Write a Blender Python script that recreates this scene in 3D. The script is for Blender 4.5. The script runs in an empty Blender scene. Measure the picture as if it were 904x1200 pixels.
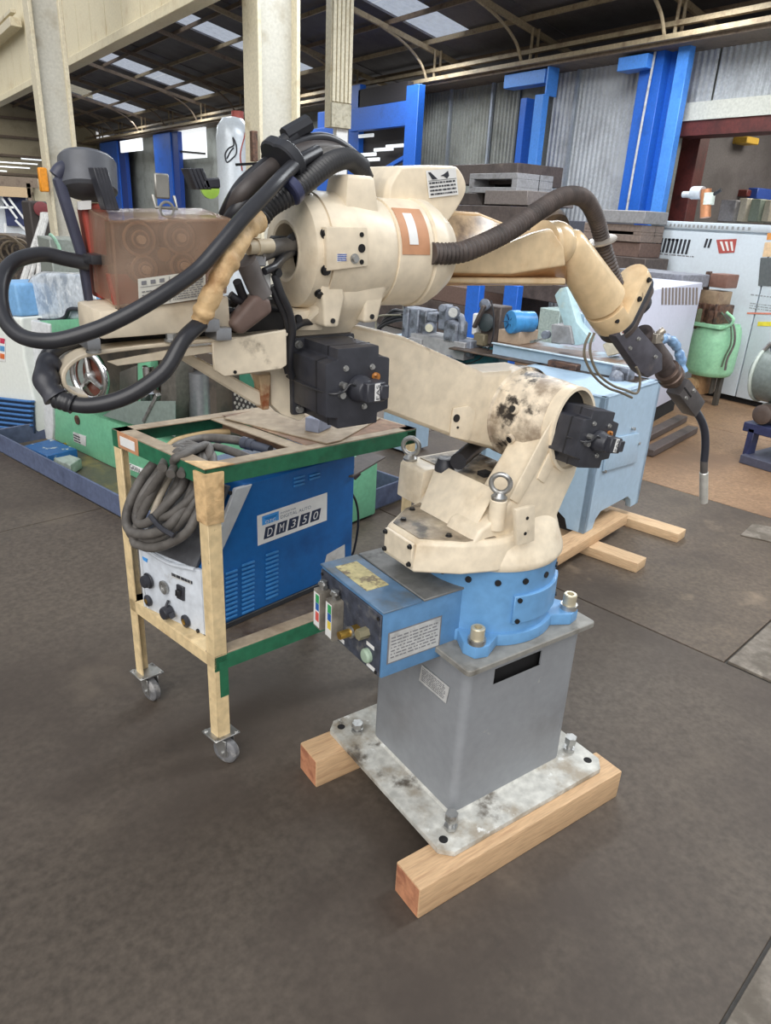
import bpy, bmesh, math, random
from mathutils import Vector as V, Matrix
from math import sin, cos, pi, radians
random.seed(7)
SC = bpy.context.scene
COL = SC.collection

# ---------------------------------------------------------------- camera (hall axes: x across the aisle, y along it)
FPX, PIT, ROLL, HD = 840.0, radians(22.5), radians(3.0), radians(54.0)
CAM = V((-1.1384, -1.1369, 1.45))
_h = V((cos(HD), sin(HD), 0)); _r0 = V((sin(HD), -cos(HD), 0))
_f = _h*cos(PIT) - V((0, 0, sin(PIT))); _u0 = _h*sin(PIT) + V((0, 0, cos(PIT)))
_R = _r0*cos(ROLL) + _u0*sin(ROLL); _U = _u0*cos(ROLL) - _r0*sin(ROLL)
cam = bpy.data.objects.new('camera', bpy.data.cameras.new('camera')); COL.objects.link(cam)
cam.matrix_world = Matrix(((_R.x, _U.x, -_f.x, CAM.x), (_R.y, _U.y, -_f.y, CAM.y), (_R.z, _U.z, -_f.z, CAM.z), (0, 0, 0, 1)))
cam.data.sensor_fit = 'VERTICAL'; cam.data.sensor_height = 36; cam.data.lens = FPX/1200*36
cam.data.clip_start = 0.02; cam.data.clip_end = 300
SC.camera = cam

def P(x, y, ax, val):
    """survey helper: point of the photograph carried onto the plane axis=val"""
    d = _R*((x-452)/FPX) - _U*((y-600)/FPX) + _f
    return CAM + d*((val-CAM[ax])/d[ax])
def PR(x, y):      # onto the roof plane z = 3.85 + .2*(6.9-x)
    d = _R*((x-452)/FPX) - _U*((y-600)/FPX) + _f
    n = V((.2, 0, 1)); return CAM + d*((V((6.9, 0, 3.85))-CAM).dot(n)/d.dot(n))

# ---------------------------------------------------------------- light
SC.view_settings.view_transform = 'Standard'; SC.view_settings.look = 'None'
SC.view_settings.gamma = 1.0; SC.view_settings.use_curve_mapping = False
SC.view_settings.exposure = 0.06
w = bpy.data.worlds.new('sky'); SC.world = w; w.use_nodes = True
nt = w.node_tree; bg = nt.nodes['Background']
tc = nt.nodes.new('ShaderNodeTexCoord'); sp = nt.nodes.new('ShaderNodeSeparateXYZ'); rp = nt.nodes.new('ShaderNodeValToRGB')
nt.links.new(tc.outputs['Generated'], sp.inputs[0]); nt.links.new(sp.outputs['Z'], rp.inputs[0]); nt.links.new(rp.outputs[0], bg.inputs[0])
rp.color_ramp.elements[0].position = 0.0; rp.color_ramp.elements[0].color = (.98, .97, .95, 1)
rp.color_ramp.elements[1].position = .6; rp.color_ramp.elements[1].color = (.80, .88, 1.0, 1)
bg.inputs[1].default_value = .54
sun = bpy.data.objects.new('sun', bpy.data.lights.new('sun', 'SUN')); COL.objects.link(sun)
sun.data.energy = 2.75; sun.data.angle = radians(60); sun.data.color = (1, .97, .93)
sun.rotation_euler = V((.60, .50, -.62)).to_track_quat('-Z', 'Y').to_euler()
for _y0, _y1 in ((-.9, -.1), (3.6, 4.4), (8.07, 8.87), (12.5, 13.3), (17.2, 18.3), (22.3, 23.6)):   # daylight entering by the skylight strips
    _a = bpy.data.objects.new('skylight_daylight', bpy.data.lights.new('skylight_daylight', 'AREA')); COL.objects.link(_a)
    _a.data.shape = 'RECTANGLE'; _a.data.size = 4.6; _a.data.size_y = .75; _a.data.energy = 190; _a.data.color = (.93, .97, 1)
    _a.location = (4.2, (_y0+_y1)/2, 4.08); _a.rotation_euler = (0, radians(11.3), 0)

_a = bpy.data.objects.new('annex_lamp', bpy.data.lights.new('annex_lamp', 'AREA')); COL.objects.link(_a)
_a.data.size = 1.5; _a.data.energy = 90; _a.data.color = (1, .95, .86); _a.location = (9.2, 3.5, 3.2)  # unseen fill light added to brighten the annex

# ---------------------------------------------------------------- materials
def lin(c):
    return tuple(((v/255)/12.92 if v/255 <= .04045 else ((v/255+.055)/1.055)**2.4) for v in c) + (1,)
MATS = {}
def mat(name, rgb, rough=.5, metal=0.0, spots=None, grain=.06, gscale=40, bump=.0, bscale=60, spec=.5, coat=0, stretch=None, alpha=None):
    """spots: list of (rgb, scale, lo, hi) noise patches laid over the base colour"""
    if name in MATS: return MATS[name]
    m = bpy.data.materials.new(name); m.use_nodes = True; n = m.node_tree; N = n.nodes; Lk = n.links.new
    b = N['Principled BSDF']; b.inputs['Roughness'].default_value = rough; b.inputs['Metallic'].default_value = metal
    b.inputs['Specular IOR Level'].default_value = spec
    if coat: b.inputs['Coat Weight'].default_value = coat
    t = N.new('ShaderNodeTexCoord'); src = t.outputs['Object']
    if stretch:
        mp = N.new('ShaderNodeMapping'); mp.inputs['Scale'].default_value = stretch; Lk(src, mp.inputs[0]); src = mp.outputs[0]
    c = lin(rgb)
    g = N.new('ShaderNodeTexNoise'); g.inputs['Scale'].default_value = gscale; g.inputs['Detail'].default_value = 6; Lk(src, g.inputs['Vector'])
    mr = N.new('ShaderNodeMapRange'); mr.inputs[1].default_value = .3; mr.inputs[2].default_value = .7
    mr.inputs[3].default_value = 1-grain*2; mr.inputs[4].default_value = 1+grain*2; Lk(g.outputs['Fac'], mr.inputs[0])
    mx = N.new('ShaderNodeMix'); mx.data_type = 'RGBA'; mx.blend_type = 'MULTIPLY'; mx.inputs[0].default_value = 1
    mx.inputs[6].default_value = c; Lk(mr.outputs[0], mx.inputs[7]); out = mx.outputs[2]
    for k, (rc, sc_, lo, hi) in enumerate(spots or []):
        s = N.new('ShaderNodeTexNoise'); s.noise_dimensions = '4D'; s.inputs['W'].default_value = 3.7*k+1
        s.inputs['Scale'].default_value = sc_; s.inputs['Detail'].default_value = 7; s.inputs['Roughness'].default_value = .62
        Lk(src, s.inputs['Vector'])
        r = N.new('ShaderNodeMapRange'); r.inputs[1].default_value = lo; r.inputs[2].default_value = hi; r.interpolation_type = 'SMOOTHSTEP'
        Lk(s.outputs['Fac'], r.inputs[0])
        q = N.new('ShaderNodeMix'); q.data_type = 'RGBA'; Lk(r.outputs[0], q.inputs[0]); Lk(out, q.inputs[6]); q.inputs[7].default_value = lin(rc); out = q.outputs[2]
    Lk(out, b.inputs['Base Color'])
    if bump:
        bn = N.new('ShaderNodeTexNoise'); bn.inputs['Scale'].default_value = bscale; bn.inputs['Detail'].default_value = 5; Lk(src, bn.inputs['Vector'])
        bp = N.new('ShaderNodeBump'); bp.inputs['Strength'].default_value = bump; bp.inputs['Distance'].default_value = .01
        Lk(bn.outputs['Fac'], bp.inputs['Height']); Lk(bp.outputs[0], b.inputs['Normal'])
    if alpha is not None: b.inputs['Alpha'].default_value = alpha
    MATS[name] = m; return m

CREAM = mat('cream_paint', (228, 214, 190), .38, spots=[((188, 166, 134), 5, .54, .80), ((104, 90, 72), 11, .64, .78), ((70, 60, 50), 38, .70, .76)], grain=.05, bump=.06)
OCHRE = mat('yellowed_paint', (222, 196, 156), .26, spots=[((198, 156, 110), 6, .5, .75), ((88, 70, 54), 13, .66, .78)], grain=.05)
SOOT = mat('sooty_cream_paint', (222, 208, 186), .42, spots=[((150, 134, 116), 8, .50, .64), ((46, 40, 37), 15, .52, .62)], grain=.14, bump=.1)
GRIME = mat('oily_grime', (150, 136, 116), .45, spots=[((60, 54, 46), 16, .45, .62), ((198, 184, 158), 9, .55, .7)], grain=.15, bump=.2)
STEELD = mat('dark_screw', (58, 58, 60), .4, .7)
STEEL = mat('bare_steel', (176, 176, 174), .35, .8, spots=[((110, 106, 100), 30, .5, .7)])
CHROME = mat('chrome', (225, 225, 225), .12, 1.0)
BLACKP = mat('black_plastic', (50, 51, 58), .42, spots=[((74, 74, 80), 14, .55, .75)], grain=.1, bump=.05)
RUBBER = mat('black_rubber', (44, 44, 48), .34, spots=[((80, 76, 72), 9, .6, .8)], grain=.08)
RUBBER2 = mat('dusty_grey_hose', (96, 92, 88), .55, spots=[((62, 58, 56), 14, .5, .7)], grain=.1)
BRHOSE = mat('brown_black_hose', (78, 68, 64), .6, spots=[((50, 44, 42), 20, .45, .7)], grain=.12)
BLUEP = mat('sky_blue_paint', (104, 154, 200), .38, spots=[((70, 110, 156), 6, .58, .8), ((60, 60, 62), 16, .68, .8)], grain=.04)
BLUED = mat('dusty_blue_paint', (92, 122, 152), .5, spots=[((96, 98, 94), 5, .42, .62), ((66, 78, 92), 15, .58, .75)], grain=.09)
GREYP = mat('grey_paint', (138, 141, 145), .42, spots=[((122, 124, 127), 4, .5, .75), ((176, 174, 170), 22, .70, .78)], grain=.03, bump=.03)
GREYT = mat('grey_paint_worn', (134, 132, 126), .5, spots=[((92, 86, 76), 10, .5, .7)], grain=.08)
BASEPL = mat('flaking_white_plate', (188, 187, 180), .55, spots=[((150, 140, 124), 8, .45, .62), ((84, 76, 66), 5, .56, .64), ((216, 216, 212), 30, .6, .7)], grain=.12, bump=.15)
WOOD = mat('pine_wood', (198, 164, 126), .7, spots=[((170, 134, 100), 5, .5, .75), ((112, 92, 72), 16, .68, .78)], grain=.08, gscale=18, stretch=(1.2, 14, 14))
WOODY = mat('pine_wood_across', (198, 168, 132), .65, spots=[((172, 132, 96), 5, .5, .75)], grain=.08, gscale=18, stretch=(14, 1.2, 14))
CARTC = mat('cart_cream_paint', (218, 194, 150), .5, spots=[((180, 150, 108), 8, .55, .75), ((96, 80, 62), 30, .66, .74)], grain=.08)
TAN = mat('masking_tape', (218, 184, 136), .6, spots=[((168, 128, 84), 16, .5, .72)], grain=.12, bump=.5, bscale=40)
GREEN = mat('cart_green_paint', (38, 104, 74), .5, spots=[((96, 84, 66), 9, .60, .72), ((24, 70, 50), 5, .5, .8)], grain=.1)
RUSTY = mat('rusty_steel_sheet', (128, 98, 76), .65, spots=[((96, 78, 62), 6, .45, .7), ((150, 122, 96), 14, .55, .7)], grain=.14)
SHEETB = mat('dusty_steel_sheet', (156, 140, 118), .6, spots=[((116, 98, 78), 6, .45, .7)], grain=.1)
WELDB = mat('welder_blue', (22, 96, 164), .4, spots=[((14, 70, 128), 4, .5, .8)], grain=.04)
WELDF = mat('welder_front_white', (206, 212, 220), .45, spots=[((150, 146, 138), 12, .58, .75)], grain=.06)
LABEL = mat('label_white', (228, 228, 226), .5, grain=.02)
LABELG = mat('label_grey', (192, 192, 190), .45, spots=[((150, 148, 146), 14, .5, .7)], grain=.06)
INK = mat('ink_black', (44, 46, 54), .6)
INKG = mat('ink_grey', (120, 120, 124), .6)
GREENM = mat('machine_green', (112, 176, 140), .4, spots=[((84, 146, 112), 4, .5, .8), ((70, 82, 72), 20, .68, .78)], grain=.05)
CORR = mat('galvanised_sheet', (190, 194, 198), .5, .1, spots=[((160, 162, 166), 3, .45, .7), ((206, 210, 214), 1.2, .5, .7)], grain=.08)
CORRD = mat('weathered_grey_sheet', (140, 142, 136), .6, spots=[((112, 114, 108), 3, .45, .7)], grain=.07)
COLB = mat('column_blue', (34, 98, 196), .45, spots=[((30, 82, 160), 3, .5, .75)], grain=.05)
COLC = mat('column_beige', (212, 203, 178), .55, spots=[((178, 160, 122), 5, .55, .75)], grain=.06)
COLW = mat('column_web_grey', (194, 192, 182), .55, spots=[((168, 160, 142), 4, .5, .75)], grain=.05)
PANEL = mat('panel_beige', (224, 214, 184), .5, spots=[((206, 190, 156), 4, .5, .8)], grain=.04)
ROOFM = mat('roof_sheet_dark', (94, 90, 90), .7, spots=[((76, 72, 72), 2, .4, .7)], grain=.08)
TRUSS = mat('truss_cream', (158, 142, 114), .6, spots=[((118, 98, 76), 6, .5, .7)], grain=.1)
RAFT = mat('rafter_brown', (120, 104, 88), .6, spots=[((90, 74, 62), 6, .5, .7)], grain=.1)
MAROON = mat('maroon_steel', (96, 44, 40), .55, spots=[((66, 34, 32), 4, .45, .7)], grain=.1)
DARKST = mat('dark_brown_steel', (84, 74, 70), .6, spots=[((58, 50, 48), 4, .45, .7), ((118, 106, 98), 7, .6, .75)], grain=.1)
GREYST = mat('grey_steel_block', (140, 140, 142), .55, spots=[((108, 106, 106), 6, .5, .7)], grain=.08)
MACHW = mat('machine_white', (200, 210, 218), .4, spots=[((190, 196, 204), 3, .5, .8)], grain=.02)
MACHL = mat('machine_lavender', (198, 200, 216), .45, spots=[((182, 182, 196), 3, .5, .8)], grain=.02)
PALEB = mat('pale_blue_paint', (160, 184, 204), .4, spots=[((138, 162, 184), 4, .55, .8)], grain=.03)
PUMPG = mat('pump_grey', (122, 128, 140), .45, spots=[((66, 68, 74), 12, .46, .64)], grain=.1)
TEAL = mat('teal_paint', (52, 110, 122), .45, spots=[((34, 66, 76), 8, .5, .7)], grain=.08)
TANKG = mat('tank_mint', (146, 200, 162), .4, spots=[((120, 172, 136), 5, .5, .75), ((150, 130, 92), 9, .66, .78)], grain=.05)
TANKD = mat('tank_greygreen', (122, 132, 128), .4, spots=[((92, 98, 96), 6, .5, .7)], grain=.08)
TANKW = mat('tank_silver_white', (206, 214, 222), .3, .15, grain=.03)
BROWN = mat('brown_machine_parts', (98, 72, 58), .5, .2, spots=[((58, 46, 42), 22, .45, .65), ((136, 118, 96), 14, .58, .7)], grain=.2)
NAVY = mat('navy_paint', (44, 50, 84), .5, spots=[((30, 34, 58), 8, .5, .7)], grain=.08)
TRAYB = mat('tray_dusty_blue', (88, 98, 124), .5, spots=[((70, 78, 102), 7, .5, .7), ((140, 112, 84), 16, .7, .78)], grain=.08)
BOOKB = mat('box_blue', (34, 92, 150), .45, spots=[((190, 196, 186), 16, .58, .64)], grain=.05)
MACHC = mat('vacuum_white', (224, 228, 222), .4, grain=.02)
GRILB = mat('grille_blue', (70, 118, 176), .45)
SKYB = mat('vacuum_blue', (120, 168, 212), .45)
PVC = mat('clear_plastic_film', (196, 204, 212), .15, spots=[((150, 160, 172), 9, .45, .6), ((232, 236, 240), 14, .58, .66)], grain=.1, bump=.8, bscale=14)
BLUEF = mat('blue_plastic_film', (132, 168, 206), .25, spots=[((98, 132, 176), 22, .45, .6), ((186, 206, 226), 30, .58, .66)], grain=.1, bump=.8, bscale=40)
REDP = mat('feeder_red', (156, 66, 54), .5, spots=[((130, 46, 38), 12, .5, .7)], grain=.08)
BROWNW = mat('handwheel_brown_dish', (96, 54, 42), .4)
BRASS = mat('brass', (206, 166, 84), .3, .9)
COPPER = mat('orange_paint', (232, 150, 40), .5)
YELLOW = mat('yellow_label', (226, 210, 70), .5)
VOID_DARK = mat('dark_void', (26, 25, 26), .9)  # near-black: shade inside holes and hollows put in as colour, also plinths
BROWNT = mat('brown_kraft_tape', (192, 140, 104), .55, grain=.05)
PANELD = mat('connector_panel_dark', (62, 66, 78), .6, spots=[((104, 104, 104), 26, .5, .66)], grain=.2, bump=.2)
PLATEY = mat('aged_yellow_label', (196, 184, 132), .55, spots=[((120, 104, 80), 40, .48, .6)], grain=.15)
DULLG = mat('mould_grey', (128, 122, 112), .5, spots=[((92, 86, 78), 12, .5, .7)], grain=.12)

def light_mat(name, rgb, s):
    m = bpy.data.materials.new(name); m.use_nodes = True; b = m.node_tree.nodes['Principled BSDF']; b.inputs['Base Color'].default_value = lin(rgb)
    b.inputs['Emission Color'].default_value = lin(rgb); b.inputs['Emission Strength'].default_value = s; MATS[name] = m
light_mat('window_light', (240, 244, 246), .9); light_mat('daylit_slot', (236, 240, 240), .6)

def clear_mat(name, rgb, mixv, rough=.15, tint=None, var=.12):
    m = bpy.data.materials.new(name); m.use_nodes = True; N = m.node_tree.nodes; Lk = m.node_tree.links.new
    b = N['Principled BSDF']; b.inputs['Base Color'].default_value = lin(rgb); b.inputs['Roughness'].default_value = rough
    t = N.new('ShaderNodeBsdfTransparent'); t.inputs[0].default_value = lin(tint or rgb)
    x = N.new('ShaderNodeMixShader')
    tcx = N.new('ShaderNodeTexCoord'); no = N.new('ShaderNodeTexNoise'); no.inputs['Scale'].default_value = 12; no.inputs['Detail'].default_value = 6
    Lk(tcx.outputs['Object'], no.inputs['Vector']); mr = N.new('ShaderNodeMapRange'); mr.inputs[1].default_value = .35; mr.inputs[2].default_value = .7
    mr.inputs[3].default_value = max(0, mixv-var); mr.inputs[4].default_value = mixv+var*1.6; Lk(no.outputs['Fac'], mr.inputs[0]); Lk(mr.outputs[0], x.inputs[0])
    Lk(t.outputs[0], x.inputs[1]); Lk(b.outputs[0], x.inputs[2])
    Lk(x.outputs[0], N['Material Output'].inputs[0]); return m
COVER = clear_mat('smoked_plastic_cover', (190, 166, 148), .26, .15, (238, 228, 218), .10)
SKYL = clear_mat('skylight_sheet', (222, 232, 244), .06, .4, (244, 248, 255), .03)

# ---------------------------------------------------------------- mesh kit
WORLD = {}
def empty(name, loc, rz=0.0):
    o = bpy.data.objects.new(name, None); COL.objects.link(o); o.location = loc; o.rotation_euler = (0, 0, rz); o.empty_display_size = .1
    WORLD[o.name] = Matrix.Translation(V(loc)) @ Matrix.Rotation(rz, 4, 'Z'); return o
def tag(o, label=None, cat=None, group=None, kind=None):
    if label: o['label'] = label
    if cat: o['category'] = cat
    if group: o['group'] = group
    if kind or cat: o['kind'] = kind or 'thing'
    return o
def thing(name, label, cat, loc, rz=0.0, group=None): return tag(empty(name, loc, rz), label, cat, group)

def frame_of(d):
    d = d.normalized(); a = V((0, 0, 1)) if abs(d.z) < .9 else V((1, 0, 0))
    u = d.cross(a).normalized(); return u, d.cross(u).normalized()

class MB:
    def __init__(s): s.v = []; s.f = []; s.k = []
    def add(s, vs, fs):
        k = len(s.v); s.k.append((k, len(s.f))); s.v += [tuple(v) for v in vs]; s.f += [tuple(i+k for i in f) for f in fs]; return s
    def hexa(s, p):   # p: 4 bottom (ccw from above), 4 top
        return s.add(p, [(3, 2, 1, 0), (4, 5, 6, 7), (0, 1, 5, 4), (1, 2, 6, 5), (2, 3, 7, 6), (3, 0, 4, 7)])
    def box(s, x0, x1, y0, y1, z0, z1, M=None):
        if x0 > x1: x0, x1 = x1, x0
        if y0 > y1: y0, y1 = y1, y0
        if z0 > z1: z0, z1 = z1, z0
        p = [V(q) for q in ((x0, y0, z0), (x1, y0, z0), (x1, y1, z0), (x0, y1, z0), (x0, y0, z1), (x1, y0, z1), (x1, y1, z1), (x0, y1, z1))]
        if M: p = [M @ q for q in p]
        return s.hexa(p)
    def obox(s, o, a, b, c):   # corner + three edge vectors
        o, a, b, c = V(o), V(a), V(b), V(c)
        if a.cross(b).dot(c) < 0: a, b = b, a
        return s.hexa([o, o+a, o+a+b, o+b, o+c, o+a+c, o+a+b+c, o+b+c])
    def bar(s, p0, p1, w, h, up=V((0, 0, 1))):
        p0, p1 = V(p0), V(p1); d = (p1-p0).normalized(); a = d.cross(up)
        a = a.normalized() if a.length > 1e-4 else V((1, 0, 0)); b = a.cross(d).normalized()
        return s.obox(p0-a*w/2-b*h/2, a*w, b*h, p1-p0)
    def prism(s, pts, vec):
        pts = [V(p) for p in pts]; vec = V(vec); n = len(pts)
        nor = V((0, 0, 0))
        for i in range(n): nor += pts[i].cross(pts[(i+1) % n])
        if nor.dot(vec) < 0: pts.reverse()
        return s.add(pts+[p+vec for p in pts], [tuple(reversed(range(n))), tuple(range(n, 2*n))]+[(i, (i+1) % n, n+(i+1) % n, n+i) for i in range(n)])
    def loft(s, rings, cap=True, closed=False):
        n = len(rings[0]); k = len(rings); vs = [p for r in rings for p in r]; fs = []
        for j in range(k if closed else k-1):
            a, b = j*n, ((j+1) % k)*n
            for i in range(n): fs.append((a+i, a+(i+1) % n, b+(i+1) % n, b+i))
        if cap and not closed: fs.append(tuple(reversed(range(n)))); fs.append(tuple(range((k-1)*n, k*n)))
        return s.add(vs, fs)
    def cyl(s, p0, p1, r0, r1=None, n=20):
        return s.lathe(p0, V(p1)-V(p0), [(0, r0), ((V(p1)-V(p0)).length, r0 if r1 is None else r1)], n)
    def lathe(s, p0, d, prof, n=28, cap=True):
        p0, d = V(p0), V(d).normalized(); u, v = frame_of(d)
        return s.loft([[p0+d*t+(u*cos(2*pi*i/n)+v*sin(2*pi*i/n))*max(r, 1e-4) for i in range(n)] for t, r in prof], cap)
    def sphere(s, c, r, n=16, d=V((0, 0, 1)), sq=1.0):
        return s.lathe(V(c)-V(d).normalized()*r*sq, d, [(r*sq*(1-cos(pi*i/n)), r*sin(pi*i/n)) for i in range(n+1)], 2*n)
    def torus(s, c, ax, R, r, n=24, m=8, a0=0, a1=2*pi):
        c, ax = V(c), V(ax).normalized(); u, v = frame_of(ax); full = abs(a1-a0-2*pi) < 1e-6; rings = []
        for i in range(n if full else n+1):
            a = a0+(a1-a0)*i/n; e = u*cos(a)+v*sin(a)
            rings.append([c+e*(R+r*cos(2*pi*j/m))+ax*r*sin(2*pi*j/m) for j in range(m)])
        return s.loft(rings, not full, full)
    def tube(s, pts, r, n=12, sub=8, ribs=0, closed=False, squash=None):
        pts = [V(p) for p in pts]; path = spline(pts, sub, closed) if sub > 1 else pts
        rr = r if callable(r) else (lambda t: r)
        if ribs:
            L = [0]
            for a, b in zip(path, path[1:]): L.append(L[-1]+(b-a).length)
            m = int(L[-1]/ribs*4); q = []; j = 0
            for i in range(m+1):
                t = L[-1]*i/m
                while j < len(L)-2 and L[j+1] < t: j += 1
                q.append(path[j].lerp(path[j+1], (t-L[j])/max(1e-9, L[j+1]-L[j])))
            path = q
        rings = []; prev = None; k = len(path)
        for i, p in enumerate(path):
            d = (path[(i+1) % k]-path[i-1]) if closed else (path[min(i+1, k-1)]-path[max(i-1, 0)])
            d.normalize()
            if prev is None: u, _ = frame_of(d)
            else: u = (prev-d*prev.dot(d)).normalized()
            prev = u; v = d.cross(u); a = rr(i/(k-1))
            if ribs: a *= (1.0, 1.06, 1.0, .9)[i % 4]
            rings.append([p+(u*cos(2*pi*j/n)+v*sin(2*pi*j/n))*a for j in range(n)])
        return s.loft(rings, not closed, closed)
    def each(s, name, m, parent, per=1, **kw):      # one object per piece (a piece = per shapes)
        o = []
        for i in range(0, len(s.k), per):
            v0, f0 = s.k[i]; v1, f1 = s.k[i+per] if i+per < len(s.k) else (len(s.v), len(s.f))
            q = MB(); q.add(s.v[v0:v1], [tuple(j-v0 for j in f) for f in s.f[f0:f1]]); o.append(q.build(name, m, parent, **kw))
        return o
    def build(s, name, m, parent=None, bevel=0.0, seg=2, ang=38, kind=None):
        me = bpy.data.meshes.new(name); me.from_pydata(s.v, [], s.f)
        bm = bmesh.new(); bm.from_mesh(me)
        bmesh.ops.recalc_face_normals(bm, faces=bm.faces)
        if bevel:
            es = [e for e in bm.edges if len(e.link_faces) == 2 and e.calc_face_angle(0) > radians(28)]
            bmesh.ops.bevel(bm, geom=es, offset=bevel, segments=seg, profile=.6, affect='EDGES', clamp_overlap=True)
        bm.to_mesh(me); bm.free()
        o = bpy.data.objects.new(name, me); COL.objects.link(o)
        if m: me.materials.append(m)
        me.polygons.foreach_set('use_smooth', [True]*len(me.polygons)); me.set_sharp_from_angle(angle=radians(ang))
        if parent is not None:
            W = WORLD[parent.name]; me.transform(W.inverted()); o.parent = parent; WORLD[o.name] = W
        else:
            xs = [v.co for v in me.vertices]
            c = V(((min(p.x for p in xs)+max(p.x for p in xs))/2, (min(p.y for p in xs)+max(p.y for p in xs))/2, min(p.z for p in xs)))
            me.transform(Matrix.Translation(-c)); o.location = c; WORLD[o.name] = Matrix.Translation(c)
        if kind: o['kind'] = kind
        return o

def spline(pts, sub, closed=False):
    n = len(pts); out = []
    g = (lambda i: pts[i % n]) if closed else (lambda i: pts[i] if 0 <= i < n else (pts[0]*2-pts[1] if i < 0 else pts[-1]*2-pts[-2]))
    for i in range(n if closed else n-1):
        a, b, c, d = g(i-1), g(i), g(i+1), g(i+2)
        for j in range(sub):
            t = j/sub
            out.append(.5*((2*b)+(c-a)*t+(2*a-5*b+4*c-d)*t*t+(3*b-a-3*c+d)*t**3))
    if not closed: out.append(pts[-1].copy())
    return out
def copy_tree(o, M, parent=None):
    """copy a thing with its parts; M is the world change applied to the root"""
    c = o.copy(); COL.objects.link(c)
    if parent is None: c.matrix_world = M @ WORLD[o.name]; WORLD[c.name] = M @ WORLD[o.name]
    else: c.parent = parent; WORLD[c.name] = WORLD[parent.name]
    for ch in [x for x in COL.objects if x.parent == o]: copy_tree(ch, M, c)
    return c
def text(s, name, m, parent, org, xd, yd, h, w=None, ext=.0004, shear=0):
    """lettering: org = lower corner, xd/yd unit directions, h letter height, w total width"""
    cu = bpy.data.curves.new(name, 'FONT'); cu.body = s; cu.size = 1; cu.extrude = 0; cu.shear = shear; cu.resolution_u = 3
    t = bpy.data.objects.new(name, cu); COL.objects.link(t)
    me = bpy.data.meshes.new_from_object(t.evaluated_get(bpy.context.evaluated_depsgraph_get()))
    bpy.data.objects.remove(t); bpy.data.curves.remove(cu)
    if not len(me.vertices): return None
    xs = [v.co.x for v in me.vertices]; ys = [v.co.y for v in me.vertices]
    x0, x1, y0, y1 = min(xs), max(xs), min(ys), max(ys)
    sy = h/(y1-y0); sx = sy if w is None else w/(x1-x0)
    xd, yd, org = V(xd).normalized(), V(yd).normalized(), V(org); nz = xd.cross(yd)
    for v in me.vertices: v.co = org+xd*(v.co.x-x0)*sx+yd*(v.co.y-y0)*sy+nz*ext
    o = bpy.data.objects.new(name, me); COL.objects.link(o); me.materials.clear(); me.materials.append(m)
    W = WORLD[parent.name]; me.transform(W.inverted()); o.parent = parent; WORLD[o.name] = W
    return o
def dashes(b, org, xd, yd, w, h, rows, fill=.55, seed=1, wmax=.12):
    """rows of small print as thin raised strokes"""
    rnd = random.Random(seed); xd, yd, org = V(xd).normalized(), V(yd).normalized(), V(org); nz = xd.cross(yd)
    for r in range(rows):
        y = h*(rows-r-.5)/rows; t = 0
        while t < w*.96:
            l = w*rnd.uniform(.02, wmax); l = min(l, w-t)
            b.obox(org+xd*t+yd*(y-h/rows*fill/2), xd*l, yd*(h/rows*fill), nz*.0005)
            t += l+w*rnd.uniform(.012, .04)
    return b
def quad_label(name, m, parent, p00, p10, p01, th=.0012):
    """thin sticker with corners p00 (lower start), p10 (lower end), p01 (upper start)"""
    p00, p10, p01 = V(p00), V(p10), V(p01); n = (p10-p00).cross(p01-p00).normalized()
    return MB().obox(p00, p10-p00, p01-p00, n*th).build(name, m, parent), n
def bolt(b, p, d, r=.008, h=.008, n=6):
    d = V(d).normalized(); b.cyl(V(p), V(p)+d*h*.3, r*1.35, n=12); b.cyl(V(p)+d*h*.3, V(p)+d*h, r, n=n); return b
X, Y, Z = V((1, 0, 0)), V((0, 1, 0)), V((0, 0, 1))

# ================================================================ the setting
# ---- floor: concrete base with thick steel plates laid on it (plates run about 9 degrees off the aisle)
A9 = radians(9); EU = V((cos(A9), sin(A9), 0)); EV = V((-sin(A9), cos(A9), 0))
FLOORC = mat('floor_base', (76, 72, 68), .7, grain=.1)
def floor_mat(name, c, sp, rough=.5):
    return mat(name, c, rough+.1, spots=sp, grain=.12, gscale=55, bump=.12, bscale=22, spec=.35)
F_MAIN = floor_mat('floor_plate_grey', (86, 77, 68), [((72, 63, 56), 1.3, .42, .68), ((104, 93, 81), 2.3, .55, .78), ((58, 52, 47), 5, .62, .8)], .5)
F_DARK = floor_mat('floor_plate_dark', (92, 81, 70), [((68, 59, 52), 1.6, .42, .66), ((132, 116, 98), 3, .58, .76)], .45)
F_RUST = floor_mat('floor_plate_rust', (134, 107, 82), [((112, 88, 68), 1.5, .42, .66), ((170, 138, 104), 3.5, .58, .76)], .5)
F_TREAD = floor_mat('floor_plate_worn', (118, 110, 100), [((92, 84, 74), 8, .42, .62), ((146, 138, 126), 14, .58, .72)], .55)
floor = MB().box(-9, 9, -3.2, 32, -.12, -.012).build('floor', FLOORC); tag(floor, kind='structure')
def plate(u0, u1, v0, v1, m, z=0.0, g=.004):
    c = [EU*u+EV*v for u, v in ((u0+g, v0+g), (u1-g, v0+g), (u1-g, v1-g), (u0+g, v1-g))]
    return MB().prism([p+Z*(z-.011) for p in c], Z*.011).build('steel_plate', m, floor, .0015, 1)
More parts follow.
